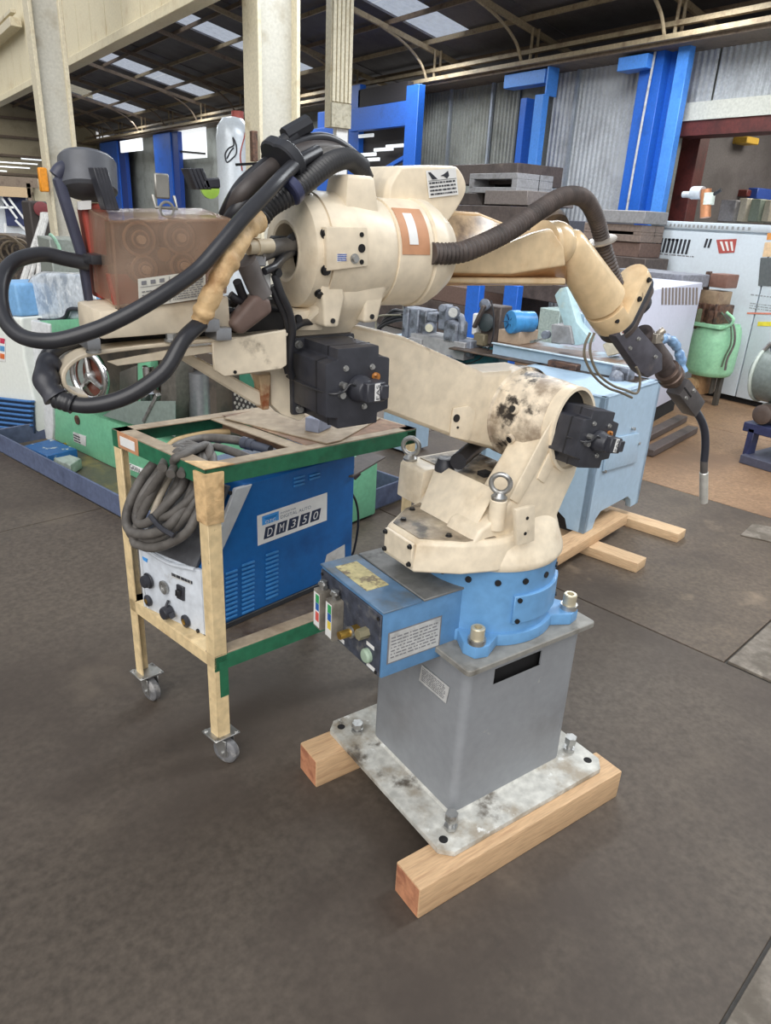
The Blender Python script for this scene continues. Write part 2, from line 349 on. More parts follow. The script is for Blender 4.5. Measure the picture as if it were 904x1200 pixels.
for a in ((-2.6, 1.175, -.79, 2.45, F_MAIN), (1.175, 2.83, -.26, 2.45, F_DARK), (2.83, 4.5, -.6, 2.45, F_RUST), (4.5, 6.6, -.6, 2.45, F_RUST),
          (1.19, 2.8, -1.6, -.26, F_TREAD), (-2.6, 1.175, -2.6, -.79, F_TREAD), (-2.6, .6, 2.45, 5.0, F_MAIN), (.6, 2.83, 2.45, 5.0, F_DARK),
          (2.83, 6.0, 2.45, 5.0, F_RUST), (-2.6, .6, 5.0, 9.0, F_DARK), (.6, 5.5, 5.0, 9.0, F_DARK)):
    plate(*a)
sc_ = tag(MB().prism([P(868, 628, 2, 0), P(882, 615, 2, 0), P(960, 628, 2, 0), P(960, 648, 2, 0)], Z*.008).build('floor_scrap', F_TREAD, None, .002, 1),
          'thin worn steel offcut lying on the dark floor plate', 'steel offcut')

# ---- back wall x = 7
wall = MB().box(7.10, 7.16, -3, 4.7, 2.8, 3.5).box(7.10, 7.16, 4.7, 31, 0, 3.5).build('wall_back', CORRD); tag(wall, kind='structure')
def corrugated(y0, y1, z0, z1, m, x=7.06, pitch=.075, amp=.022):
    b = MB(); n = max(2, int(abs(y1-y0)/pitch*4)); pr = []
    for i in range(n+1):
        y = y0+(y1-y0)*i/n; pr.append((x+(-amp if (i % 4) in (1, 2) else 0)-.001, y))
    vs = [(px, y, z) for px, y in pr for z in (z0, z1)]
    b.add(vs, [(2*i, 2*i+1, 2*i+3, 2*i+2) for i in range(n)])
    return b.build('corrugated_sheet', m, wall, ang=10)
yy = [P(px, 130, 0, 7).y for px in (757, 680, 640)]
def sheets(edges, z0, z1, m):
    for a, b in zip(edges, edges[1:]):
        corrugated(a+.012, b-.012, z0, z1, m)
yR = 5.2; yM0, yM1 = 6.75, 7.4
sheets([yR, P(672, 130, 0, 7).y, yM0], .0, 3.44, CORR)
sheets([yM1, P(575, 140, 0, 7).y, P(527, 140, 0, 7).y, 9.7], .0, 3.44, CORRD)
sheets([-2.2, 0, 2.0, P(840, 70, 0, 7).y, 4.75], 2.8, 3.44, CORR)
# pale vertical seams between sheets
for px in (672, 575, 527):
    MB().box(6.985, 7.03, P(px, 140, 0, 7).y-.02, P(px, 140, 0, 7).y+.02, 0, 3.5).build('sheet_joint', mat('bright_seam', (176, 182, 188), .4, .4), wall)
MB().box(6.95, 7.2, -3, 4.7, P(850, 139, 0, 7).z, 2.79).build('lintel_beam', mat('lintel_white', (198, 198, 188), .5), wall)
MB().box(6.97, 7.3, -3, 4.7, P(850, 157, 0, 7).z, P(850, 139, 0, 7).z).build('lintel_channel', MAROON, wall)
# annex room behind the opening
annex = MB().box(11, 11.1, -4, 9, 0, 4).build('wall_annex', mat('annex_wall', (168, 158, 140), .7, spots=[((120, 110, 96), 2, .45, .7)])); tag(annex, kind='structure')
for k in range(9): MB().box(10.93, 10.99, 1.2+k*.8, 1.25+k*.8, 0, 3.6).build('wall_stud', MAROON, annex)
for z in (.9, 1.5, 1.95, 2.4, 2.9): MB().box(10.9, 10.97, -1, 8.2, z, z+.05).build('wall_girt', MAROON, annex)
aceil = MB().box(7.2, 11.1, -4, 9, 3.3, 3.36).box(7.17, 11.1, 5.2, 5.26, 0, 3.3).build('ceiling_annex', ROOFM); tag(aceil, kind='structure')
# ---- columns on the back wall
def column(name, lab, m, y0, y1, z1, x0=6.62, x1=7.06, fl=.04, zb=0.0):
    t = thing(name, lab, 'column', ((x0+x1)/2, (y0+y1)/2, zb))
    MB().box(x0, x1, y0, y0+fl, zb, z1).build('flange', m, t, .004, 1)
    MB().box(x0, x1, y1-fl, y1, zb, z1).build('flange', m, t, .004, 1)
    MB().box((x0+x1)/2-.02, (x0+x1)/2+.02, y0+fl, y1-fl, zb, z1).build('web', m, t)
    return t
COLB_LIT = mat('column_blue_lit', (74, 140, 226), .4, spots=[((52, 112, 198), 3, .5, .75)], grain=.05)  # lit copy of the column blue, brightness of the faces put into colour
def wcol(lab, spans, xs, yp, brackets, ztop):
    t = None
    for k, ((pa, pb_), xf_, m, nm) in enumerate(zip(spans, xs, (COLB, COLB, COLB_LIT), ('flange', 'web', 'flange'))):
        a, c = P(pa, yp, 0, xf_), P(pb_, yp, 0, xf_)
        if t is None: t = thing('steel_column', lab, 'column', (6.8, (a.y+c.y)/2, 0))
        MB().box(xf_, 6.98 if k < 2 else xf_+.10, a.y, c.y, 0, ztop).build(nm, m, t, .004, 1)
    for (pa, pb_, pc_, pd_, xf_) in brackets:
        a, c = P(pa, pd_, 0, xf_), P(pb_, pc_, 0, xf_); MB().box(xf_, xf_+.2, a.y, c.y, min(a.z, c.z), max(a.z, c.z)).build('bracket', COLB_LIT, t, .004, 1)
    return t
c = wcol('broad blue H-section column at the edge of the maroon framed opening', ((729, 754), (754, 768), (768, 781)), (6.75, 6.88, 6.72), 214, ((723, 760, 62, 84, 6.62),), 3.33)
a = P(752, 160, 0, 6.73); MB().tube([(6.73, a.y, .1), (6.72, a.y+.03, 1.2), (6.72, a.y+.02, 2.4), (6.73, a.y, 3.3)], .014, 8).build('conduit', LABELG, c)
c = wcol('narrow blue column between the corrugated wall sheets', ((606, 613), (613, 622), (622, 632)), (6.6, 6.8, 6.5), 160, ((590, 640, 80, 104, 6.62), (638, 644, 77, 112, 6.6)), 2.98)
for lab_, pa, pb_, pc_ in (('far blue column standing before the bright window', 181, 208, 152), ('farthest blue column beside the beige end wall', 119, 146, 165)):
    a, c = P(pa, pc_+20, 0, 6.7), P(pb_, pc_+20, 0, 6.7); dy = a.y-c.y; t = thing('steel_column', lab_, 'column', (6.8, (a.y+c.y)/2, 0))
    MB().box(6.68, 6.8, c.y+dy*.25, a.y, 0, min(3.28, P(pa, pc_, 0, 6.7).z)).build('flange', COLB, t); MB().box(6.72, 6.84, c.y, c.y+dy*.25, 0, min(3.28, P(pa, pc_, 0, 6.7).z)).build('web', mat('column_blue_shaded', (24, 62, 140), .5), t)  # web in a darker copy of the column blue, its shade painted in
# ---- roof
roof = bpy.data.objects.new('ceiling', None); COL.objects.link(roof); WORLD['ceiling'] = Matrix(); roof['kind'] = 'structure'
def rz(x): return 3.85+.2*(6.9-x)
sky_y = [(-.9, -.1), (3.6, 4.4), (8.07, 8.87), (12.5, 13.3), (17.2, 18.3), (22.3, 23.6)]
XS0, XS1 = 1.75, 6.62
def roof_sheet(name, m, x0, x1, y0, y1, dz=0.0, th=.03):
    return MB().hexa([V((x, y, rz(x)+dz+t)) for t in (0, th) for x, y in ((x0, y0), (x1, y0), (x1, y1), (x0, y1))]).build(name, m, roof)
edges = [-2.4]+[v for p in sky_y for v in p]+[30]
for i in range(0, len(edges), 2):
    a, b = edges[i], edges[i+1]; k = max(1, round((b-a)/1.25))
    for j in range(k): roof_sheet('roof_sheet', ROOFM, XS0, 7.75, a+(b-a)*j/k+.003, a+(b-a)*(j+1)/k-.003, .012*(j % 2))
for a, b in sky_y:
    roof_sheet('roof_sheet', ROOFM, XS1, 7.75, a, b)
    for j in range(4):
        roof_sheet('skylight_panel', SKYL, XS0+(XS1-XS0)*j/4+.01, XS0+(XS1-XS0)*(j+1)/4-.01, a, b, th=.006)
for j in range(8):
    x = 2.2+j*.72
    MB().box(x-.015, x+.015, -2.3, 29.8, rz(x)-.09, rz(x)-.03).build('purlin', RAFT if j % 2 else TRUSS, roof)
knees = [P(503, 95, 0, 6.6).y, P(615, 70, 0, 6.6).y, P(782, 45, 0, 6.6).y]
step = 2.35
ys = sorted(knees)+[knees[0]+step*k for k in range(1, 9)]+[sorted(knees)[0]-2.3, sorted(knees)[0]-4.6]
zA, zB = P(640, 57, 0, 6.62).z, P(640, 68, 0, 6.5).z
for i, y in enumerate(ys):
    MB().hexa([V((x, yy_, rz(x)+t)) for t in (-.16, -.09) for x, yy_ in ((1.7, y-.022), (7.6, y-.022), (7.6, y+.022), (1.7, y+.022))]).build('rafter', TRUSS if i < 4 else RAFT, roof)
    MB().tube([(5.55, y, rz(5.55)-.14), (6.05, y, rz(6.05)-.2), (6.4, y, rz(6.4)-.34), (6.56, y, zB)], .02, 8).build('knee_brace', TRUSS if i < 4 else RAFT, roof)
    for dx in (.16, .05):
        MB().cyl((6.6+dx, y-.05, zB), (6.6+dx, y-.05, rz(6.7)-.1), .02, n=8).build('strut', TRUSS, roof)
zA, zB = P(640, 57, 0, 6.62).z, P(640, 68, 0, 6.5).z
MB().box(6.62, 6.69, -2.4, 29.6, zA-.02, zA+.03).build('eave_rail', TRUSS, roof)
MB().box(6.5, 6.57, -2.4, 29.6, zB-.03, zB+.02).build('eave_rail', TRUSS, roof)
MB().box(6.57, 7.05, -2.4, 29.6, zB-.07, zB-.02).build('gutter', RAFT, roof)
# ---- hanging beige panel wall above the column row, x = 1.6
pw = bpy.data.objects.new('wall_panel', None); COL.objects.link(pw); WORLD['wall_panel'] = Matrix(); pw['kind'] = 'structure'
y = 5.35
while y < 24:
    MB().box(1.60, 1.64, y+.006, y+.594, 3.09, 5.2).build('panel', PANEL, pw, .004, 1); y += .6
MB().box(1.54, 1.70, 5.3, 24, 3.0, 3.09).build('rail', PANEL, pw, .005, 1)
MB().box(1.64, 1.66, 5.3, 24, 3.09, 5.2).build('backing', VOID_DARK, pw)
MB().box(1.40, 1.56, 12.5, 24, 3.78, 3.9).box(1.42, 1.5, 12.5, 24, 3.95, 4.0).build('rail', COLC, pw, .005, 1)
# ---- column row x = 1.6
def ccol(lab, x0, x1, y0, y1, z1, flip=False):
    t = thing('beige_column', lab, 'column', ((x0+x1)/2, (y0+y1)/2, 0))
    MB().box(x0, x0+.035, y0, y1, 0, z1).build('flange', COLC, t, .004, 1)
    MB().box(x1-.035, x1, y0, y1, 0, z1).build('flange', COLC, t, .004, 1)
    MB().box(x0+.035, x1-.035, (y0+y1)/2-.05, (y0+y1)/2+.03, 0, z1).build('web', COLW, t)
    return t
t = ccol('thick beige column with rust and tape rising behind the robot', P(287, 150, 1, 5.62).x, P(352, 150, 1, 5.32).x, 5.32, 5.62, 4.85)
a = P(299, 172, 1, 5.3); MB().box(a.x-.05, a.x, 5.24, 5.3, a.z-.12, a.z+.12).build('switch_box', BROWN, t, .004, 1)
t = ccol('beige column with grey web and orange hook under the hanging panels', P(44, 150, 1, 7.5).x, P(88, 150, 1, 7.28).x, 7.28, 7.5, 5.2)
a = P(50, 212, 1, 7.27); MB().box(a.x-.04, a.x+.04, 7.2, 7.27, a.z-.1, a.z+.12).build('hook_block', COPPER, t, .01, 1)
# thin beige pipe-casing post with a short lower sleeve
x0, x1 = P(381, 100, 1, 6.72).x, P(413, 100, 1, 6.57).x
t = thing('downpipe_post', 'slim cream ribbed post ending above the black hose bundle', 'post', ((x0+x1)/2, 6.65, 0))
zb = P(397, 150, 1, 6.6).z
b = MB()
for k in range(5): b.box(x0+(x1-x0)*k/5+.008, x0+(x1-x0)*(k+1)/5-.004, 6.57, 6.61, zb+.25, 4.0)
b.box(x0, x1, 6.6, 6.72, zb, 4.0).build('casing', COLC, t, .003, 1)
MB().box(x0+.004, x1-.004, 6.565, 6.605, zb, zb+.24).build('sleeve', mat('sleeve_mortar', (190, 184, 164), .8, spots=[((150, 142, 122), 14, .45, .7)], bump=.4), t, .003, 1)
MB().box(x0+.1, x1-.01, 6.62, 6.7, 0, zb).build('pipe', LABEL, t, .003, 1)
# ---- far end wall and openings
ew = MB().box(-6, 7.1, 29.8, 30, 0, 5.5).build('wall_end', mat('end_wall', (178, 166, 138), .7, spots=[((142, 130, 106), 1, .45, .7)])); tag(ew, kind='structure')
for k in range(6): MB().box(-5.9, 7, 29.7, 29.8, .9+.6*k, .98+.6*k).build('wall_girt', RAFT, ew)
lw = MB().box(-7, -6.9, 4, 30, 0, 4).build('wall_side', mat('end_wall', (178, 166, 138))); tag(lw, kind='structure')

# ================================================================ the robot
rob = thing('welding_robot', 'cream articulated welding robot with blue base bolted on a grey pedestal', 'robot', (0, 0, .09))
# ---- pedestal
def rrect(x0, x1, y0, y1, r, z, n=5):
    o = []
    for cx, cy, a in ((x1-r, y1-r, 0), (x0+r, y1-r, 90), (x0+r, y0+r, 180), (x1-r, y0+r, 270)):
        for i in range(n+1): t = radians(a+90*i/n); o.append(V((cx+r*cos(t), cy+r*sin(t), z)))
    return o
def chamf(x0, x1, y0, y1, c, z): return [V((x, y, z)) for x, y in ((x0+c, y0), (x1-c, y0), (x1, y0+c), (x1, y1-c), (x1-c, y1), (x0+c, y1), (x0, y1-c), (x0, y0+c))]
bp = MB().prism(chamf(-.283, .283, -.262, .28, .028, .09), Z*.016).build('base_plate', BASEPL, rob, .003, 2)
hb = MB()
for x, y in ((-.255, -.22), (-.25, .245), (.25, -.222), (.25, .24)): hb.cyl((x, y, .1055), (x, y, .1067), .011)
hb.each('bolt_hole', VOID_DARK, bp)
for x, y, h in ((-.222, -.205, .05), (-.225, .2, .035), (.232, -.17, .05)):
    b = MB().cyl((x, y, .106), (x, y, .106+h*.6), .009, n=10); b.cyl((x, y, .106+.006), (x, y, .106+.014), .017, n=6); b.cyl((x, y, .106+h*.6), (x, y, .106+h), .016, n=6)
    b.build('levelling_bolt', STEEL, bp)
# welded sheet box, hollow, with a cut slot on one face
def ring_box(x0, x1, y0, y1, z): return rrect(x0, x1, y0, y1, .022, z, 5)
sl = (-.105, .05, .458, .5)
b = MB().loft([ring_box(-.192, .192, -.174, .174, .106), ring_box(-.19, .19, -.174, .174, sl[2])], False)
pd = b.build('pedestal', GREYP, rob)
b = MB()   # band that carries the slot
b.box(-.172, sl[0], -.174, -.170, sl[2], sl[3]).box(sl[1], .172, -.174, -.170, sl[2], sl[3])
r0, r1 = ring_box(-.19, .19, -.174, .174, sl[2]), ring_box(-.19, .19, -.174, .174, sl[3])
n = len(r0)
b.add(r0+r1, [(i, (i+1) % n, n+(i+1) % n, n+i) for i in range(n) if i != 17])
b.loft([r1, ring_box(-.19, .19, -.174, .174, .535)], False)
b.build('pedestal_band', GREYP, rob)
MB().box(sl[0]-.02, sl[1]+.02, -.15, -.145, sl[2]-.03, sl[3]+.03).build('slot_shade', VOID_DARK, rob)  # dark sheet standing in for the shade of the hollow pedestal
MB().prism(rrect(-.212, .205, -.2, .2, .012, .530), Z*.015).build('pedestal_top_plate', GREYT, rob, .002, 1)
# weld bead at the foot
MB().loft([[p+d for d in ()] for p in ()] or [ring_box(-.197, .197, -.179, .179, .106), ring_box(-.191, .191, -.173, .173, .114)], False).build('weld_bead', BASEPL, rob)
q, n_ = quad_label('rating_label', LABELG, rob, P(491.5, 797, 0, -.193), P(523, 824, 0, -.193), P(495, 779, 0, -.193))
o, e1, e2 = P(491.5, 797, 0, -.1945), P(523, 824, 0, -.1945)-P(491.5, 797, 0, -.1945), P(495, 779, 0, -.1945)-P(491.5, 797, 0, -.1945)
dashes(MB(), o+e1*.08+e2*.08, -Y, Z, .85*e1.length, .8*e2.length, 8, .4, 3).build('print', INKG, q)
# ---- blue base
fl = []
for i in range(48):
    a = 2*pi*i/48; r = .178
    for ca in (45, 135, 225, 315):
        d = abs((math.degrees(a)-ca+180) % 360-180)
        if d < 16: r = .238-.0009*d*d*.3
    fl.append(V((r*cos(a), r*sin(a), .545)))
MB().prism(fl, Z*.03).build('base_flange', BLUEP, rob, .004, 2)
for ca in (45, 135, 225, 315):
    p = V((.214*cos(radians(ca)), .214*sin(radians(ca)), .575))
    MB().cyl(p, p+Z*.012, .021, n=20).build('washer', STEEL, rob)
    bb = MB().lathe(p+Z*.012, Z, [(0, .0165), (.026, .0165), (.028, .0145), (.0281, .009), (.018, .0088), (.018, 0)], 20).build('base_bolt', mat('zinc_bolt', (206, 196, 170), .35, .5), rob)
MB().lathe((0, 0, .575), Z, [(0, .168), (.15, .168), (.158, .170)], 64).build('base_drum', BLUEP, rob, 0)
b = MB()
for k in range(16):
    a = radians(11+22.5*k); d = V((cos(a), sin(a), 0)); b.cyl(d*.166+Z*.705, d*.1715+Z*.705, .0075, n=12)
b.each('base_screw', STEELD, rob)
# curved cover on the drum (facing -y)
def arc_patch(r0, r1, a0, a1, z0, z1, n=12):
    b = MB(); rings = []
    for i in range(n+1):
        a = radians(a0+(a1-a0)*i/n); c, s_ = cos(a), sin(a)
        rings.append([V((r0*c, r0*s_, z0)), V((r1*c, r1*s_, z0)), V((r1*c, r1*s_, z1)), V((r0*c, r0*s_, z1))])
    return b.loft(rings)
arc_patch(.166, .176, 250, 318, .60, .672).build('drum_cover', BLUEP, rob, .002, 1)
b = MB()
for a, z in ((254, .662), (254, .608), (314, .612)):
    d = V((cos(radians(a)), sin(radians(a)), 0)); b.cyl(d*.174+Z*z, d*.18+Z*z, .006, n=10)
b.each('cover_screw', STEELD, rob)
# ---- connector box
x0, y0, y1, z0, z1 = -.362, -.083, .176, .513, .676
cb = MB().prism([V((x0, y0, z0)), V((x0, y1, z0)), V((-.12, y1, z0)), V((-.12, y0, z0))], Z*(z1-z0)).build('connector_box', mat('connector_box_blue', (92, 136, 178), .42, spots=[((80, 110, 140), 7, .55, .75)], grain=.05), rob, .003, 2)
MB().box(x0-.004, -.262, y0-.003, y1+.003, z1, z1+.005).build('box_lid', BLUED, cb, .0015, 1)
MB().box(-.258, -.13, y0-.003, y1+.003, z1, z1+.006).build('box_lid', mat('grimy_lid', (112, 112, 110), .5, spots=[((80, 100, 122), 6, .52, .7), ((62, 60, 56), 14, .55, .7)], grain=.12), cb, .0015, 1)
MB().box(x0-.005, x0, y0+.004, y1-.004, z0+.004, z1-.006).build('front_plate', PANELD, cb, .001, 1)
q, _ = quad_label('warning_label', PLATEY, cb, V((-.345, .145, z1+.005)), V((-.345, .01, z1+.005)), V((-.285, .145, z1+.005)), .001)
q, _ = quad_label('nameplate', LABELG, cb, V((-.345, y0, .548)), V((-.205, y0, .548)), V((-.345, y0, .622)), .0015)
MB().obox(V((-.349, y0-.0004, .545)), X*.148, Z*.08, -Y*.0006).build('nameplate_border', INKG, cb)
dashes(MB(), V((-.34, y0-.0016, .556)), X, Z, .13, .058, 7, .35, 5).build('print', INKG, q)
xf = x0-.005
for k, yy_ in enumerate((.138, .083)):
    c = MB().box(xf-.03, xf, yy_-.017, yy_+.017, .535, .635).build('plug_connector', DULLG, cb, .003, 2)
    MB().box(xf-.0308, xf-.03, yy_-.012, yy_+.013, .541, .629).build('connector_sticker', LABEL, c)
    for cc, za, zb_ in (((52, 160, 96), .605, .626), ((36, 96, 170), .585, .604), ((226, 200, 80), .563, .583) if k else ((214, 92, 84), .556, .58)):
        MB().box(xf-.0313, xf-.0308, yy_-.011, yy_+.004, za, zb_).build('sticker_patch', mat('patch_%d_%d_%d' % cc, cc, .5), c)
    MB().cyl((xf-.012, yy_+.002, .635), (xf-.012, yy_+.002, .655), .009, n=10).cyl((xf-.014, yy_-.012, .645), (xf-.014, yy_+.014, .645), .006, n=8).build('clamp_lever', STEEL, c)
    MB().box(xf-.0006, xf, yy_-.022, yy_+.01, .522, .532).build('tag', LABEL, cb)
bz = MB().cyl((xf, .005, .592), (xf-.018, .005, .592), .013, n=6).cyl((xf-.018, .005, .592), (xf-.05, .005, .592), .0095, n=16).build('air_fitting', BRASS, cb)
MB().cyl((xf-.018, .005, .592), (xf-.024, .005, .592), .014, n=16).build('fitting_ring', STEEL, bz)
MB().cyl((xf, -.03, .605), (xf-.025, -.03, .605), .013, n=6).build('blank_plug', mat('plug_olive', (130, 124, 100), .5), cb)
MB().lathe((xf, -.038, .55), -X, [(0, .017), (.008, .017), (.012, .013), (.013, 0)], 20).build('round_cap', mat('cap_pale_green', (156, 176, 156), .5), cb)
MB().box(xf-.0006, xf, -.06, -.03, .574, .583).box(xf-.0006, xf, -.066, -.034, .521, .531).build('tag', LABEL, cb)
b = MB()
for y_ in (y0+.012, y1-.012):
    for z_ in (z0+.012, z1-.016): b.cyl((xf, y_, z_), (xf-.003, y_, z_), .004, n=8)
b.each('panel_screw', STEELD, cb)

# ---- turret (first axis): flared round foot, boxed rear, sloped cover, shoulder arms
ft = MB()
def flare(z, r, rx):      # round ring widened to a flat rear box on the -x side
    o = []
    for i in range(64):
        a = 2*pi*i/64; x, y_ = r*cos(a), r*sin(a)
        if rx and x < -.02 and abs(y_) < .155: x = min(x, -rx+max(0, abs(y_)-.11)*1.1)
        o.append(V((x, y_, z)))
    return o
tb = MB().loft([flare(.733, .172, 0), flare(.742, .177, 0), flare(.752, .176, 0), flare(.782, .164, 0), [p+X*.022 for p in flare(.812, .138, 0)], [p+X*.05 for p in flare(.85, .10, 0)], [p+X*.06 for p in flare(.88, .085, 0)]]).build('turret_foot', CREAM, rob, ang=50)
# rear box, rounded ends
def rear(z, g): return [V((x, y_, z)) for x, y_ in ((-.272+g, -.056), (-.272+g, .056), (-.19+g, .118-g), (-.11, .146-g), (.0, .15-g), (.0, -.15+g), (-.11, -.146+g), (-.19+g, -.118+g))]
MB().loft([rear(.738, .004), rear(.743, 0), rear(.802, .006), rear(.811, .014)]).build('turret_rear', CREAM, rob, .005, 2)
MB().prism([V((-.254, -.048, .811)), V((-.254, .05, .811)), V((-.18, .104, .811)), V((-.1, .125, .811)), V((-.10, -.125, .811)), V((-.175, -.108, .811))], Z*.002).build('rear_deck', GRIME, rob, .001, 1)
MB().box(-.2775, -.268, -.055, .048, .750, .806).build('rear_plate', CREAM, rob, .002, 1)
b = MB()
for y_ in (-.049, .042):
    for z_ in (.757, .799): bolt(b, (-.2775, y_, z_), -X, .0045, .006, 10)
b.each('plate_screw', STEELD, rob, 2)
b = MB()
for x, y_ in ((-.19, -.07), (-.13, -.10), (-.225, .05), (-.17, .09)): bolt(b, (x, y_, .812), Z, .006, .006, 10)
b.each('deck_screw', STEELD, rob, 2)
# upper housing with sloped lid
MB().prism([V((-.125, .215, .80)), V((-.12, .215, .885)), V((-.112, .215, .892)), V((.10, .215, .892)), V((.10, .215, .78)), V((-.05, .215, .78))], -Y*.095).build('turret_housing', CREAM, rob, .008, 2)
MB().prism([V((-.135, .125, .80)), V((-.072, .125, .89)), V((.10, .125, .89)), V((.10, .125, .78)), V((-.05, .125, .78))], -Y*.21).build('turret_core', CREAM, rob, .005, 2)
MB().prism([V((-.152, .085, .813)), V((-.150, -.094, .813)), V((-.086, -.088, .900)), V((-.086, .118, .900))], V((.008, 0, .006))).build('sloped_cover', CREAM, rob, .006, 2)
MB().prism([V((-.07, .2, .892)), V((.09, .2, .892)), V((.09, -.02, .892)), V((-.07, -.055, .892))], Z*.003).build('top_grime', GRIME, rob, .001, 1)
def eyebolt(x, y_, z, fz):
    MB().lathe((x, y_, z), Z, [(0, .019), (fz, .019)], 20).build('eyebolt_boss', CREAM, rob, .002, 1)
    e = MB().lathe((x, y_, z+fz), Z, [(0, .017), (.006, .018), (.012, .012), (.016, .010)], 18)
    e.torus((x, y_, z+fz+.036), V((.8, .6, 0)), .0205, .0058, 28, 10)
    e.build('eyebolt', STEEL, rob)
a = P(585, 585, 1, -.112); eyebolt(a.x, a.y, a.z-.07, .07)
a = P(481, 539, 1, .2); eyebolt(a.x, a.y, a.z-.05, .05)
a = P(522, 540, 1, .1); MB().lathe((a.x, a.y, .892), Z, [(0, .024), (.012, .024), (.02, .02), (.03, .018), (.032, .012)], 20).build('rubber_plug', BLACKP, rob)
a = P(568, 555, 2, .9); MB().box(a.x-.012, a.x+.014, a.y-.012, a.y+.012, .894, .905).build('top_opening', VOID_DARK, rob)
MB().tube([P(537, 541, 1, .05), P(552, 528, 1, .10), P(570, 516, 1, .16), P(600, 512, 1, .2)], .02, 12).build('shoulder_cable', RUBBER, rob)
# shoulder: drum on axis y through S
S = V((.098, 0, 1.03))
def dl(y_): return V((S.x, y_, S.z))
def oval(y_, rx, rz_, n=56): return [V((S.x+rx*cos(2*pi*i/n), y_, S.z+rz_*sin(2*pi*i/n))) for i in range(n)]
MB().loft([oval(.07, .098, .098), oval(.066, .108, .108), oval(.036, .109, .109), oval(.032, .103, .103), oval(.018, .1, .1), oval(-.06, .092, .099), oval(-.10, .076, .097)]).build('shoulder_drum', SOOT, rob)
# open hood ring round the motor
hood = []
for rx_, rr_, y_ in ((.076, .097, -.09), (.070, .097, -.128), (.063, .090, -.129), (.066, .088, -.09)):
    hood.append([V((S.x+rx_*cos(t*pi/24), y_, S.z+rr_*sin(t*pi/24))) for t in range(-5, 43)])
n = len(hood[0]); b = MB(); vs = [p for r in hood for p in r]
b.add(vs, [(k*n+i, k*n+i+1, ((k+1) % 4)*n+i+1, ((k+1) % 4)*n+i) for k in range(4) for i in range(n-1)]+[(0, n, 2*n, 3*n), tuple((k+1)*n-1 for k in (3, 2, 1, 0))])
b.build('motor_hood', CREAM, rob)
MB().loft([oval(-.098, .062, .086, 40), oval(-.104, .061, .085, 40)]).build('hood_inside', VOID_DARK, rob)
# yoke carrying the drum: front cheek with ribs
ck = [(-.115, .78), (-.10, .86), (-.045, .93), (-.012, .99), (.0, 1.03), (.05, 1.10), (.13, 1.10), (.182, 1.04), (.182, .97), (.178, .90), (.172, .83), (.172, .76), (.02, .752)]
def cheek(y_, k=1.0): return [V((.03+(x-.03)*k, y_, z)) for x, z in ck]
yk = [(550, 640), (560, 622), (585, 604), (602, 578), (622, 545), (640, 512), (654, 482), (676, 470), (684, 520), (674, 556), (662, 582), (651, 608), (652, 642), (600, 662)]
def ykp(yy_, k): 
    q = [P(x, y_, 1, -.112) for x, y_ in yk]; c_ = sum(q, V())/len(q); return [V((c_.x+(p.x-c_.x)*k, yy_, c_.z+(p.z-c_.z)*k)) for p in q]
MB().loft([ykp(-.02, 1.0), ykp(-.10, 1.0), ykp(-.118, .96)]).build('yoke', CREAM, rob, .008, 3)
for rib in (((596, 584), (606, 590), (640, 530), (654, 500), (650, 484), (634, 512)), ((628, 560), (636, 566), (650, 540), (655, 520), (652, 508))):
    MB().prism([P(x, y_, 1, -.116) for x, y_ in rib], -Y*.006).build('yoke_rib', CREAM, rob, .003, 2)
b = MB()
for a0, rr_ in ((200, .0), (160, .0), (235, 0)):
    d = V((cos(radians(a0)), 0, sin(radians(a0)))); b.cyl(dl(-.03)+d*.096, dl(-.03)+d*.104, .012, n=14)
b.each('drum_boss', SOOT, rob)
b = MB()
for a0, y_ in ((200, -.03), (160, -.03), (235, -.03), (222, .05), (190, .055)):
    d = V((cos(radians(a0)), 0, sin(radians(a0)))); b.cyl(dl(y_)+d*.1, dl(y_)+d*.106, .0075, n=12)
b.each('drum_hole', STEELD, rob)
tabp = [P(605, 598, 1, -.172), P(628, 592, 1, -.172), P(627, 634, 1, -.172), P(607, 640, 1, -.172)]
tb_ = MB().prism(tabp, Y*.012).build('cable_tab', CREAM, rob, .003, 2)
cc = sum(tabp, V())/4
MB().cyl(cc+Z*.018+Y*.001, cc+Z*.018-Y*.0015, .004, n=10).cyl(cc-Z*.018+Y*.001, cc-Z*.018-Y*.0015, .004, n=10).each('tab_hole', VOID_DARK, tb_)

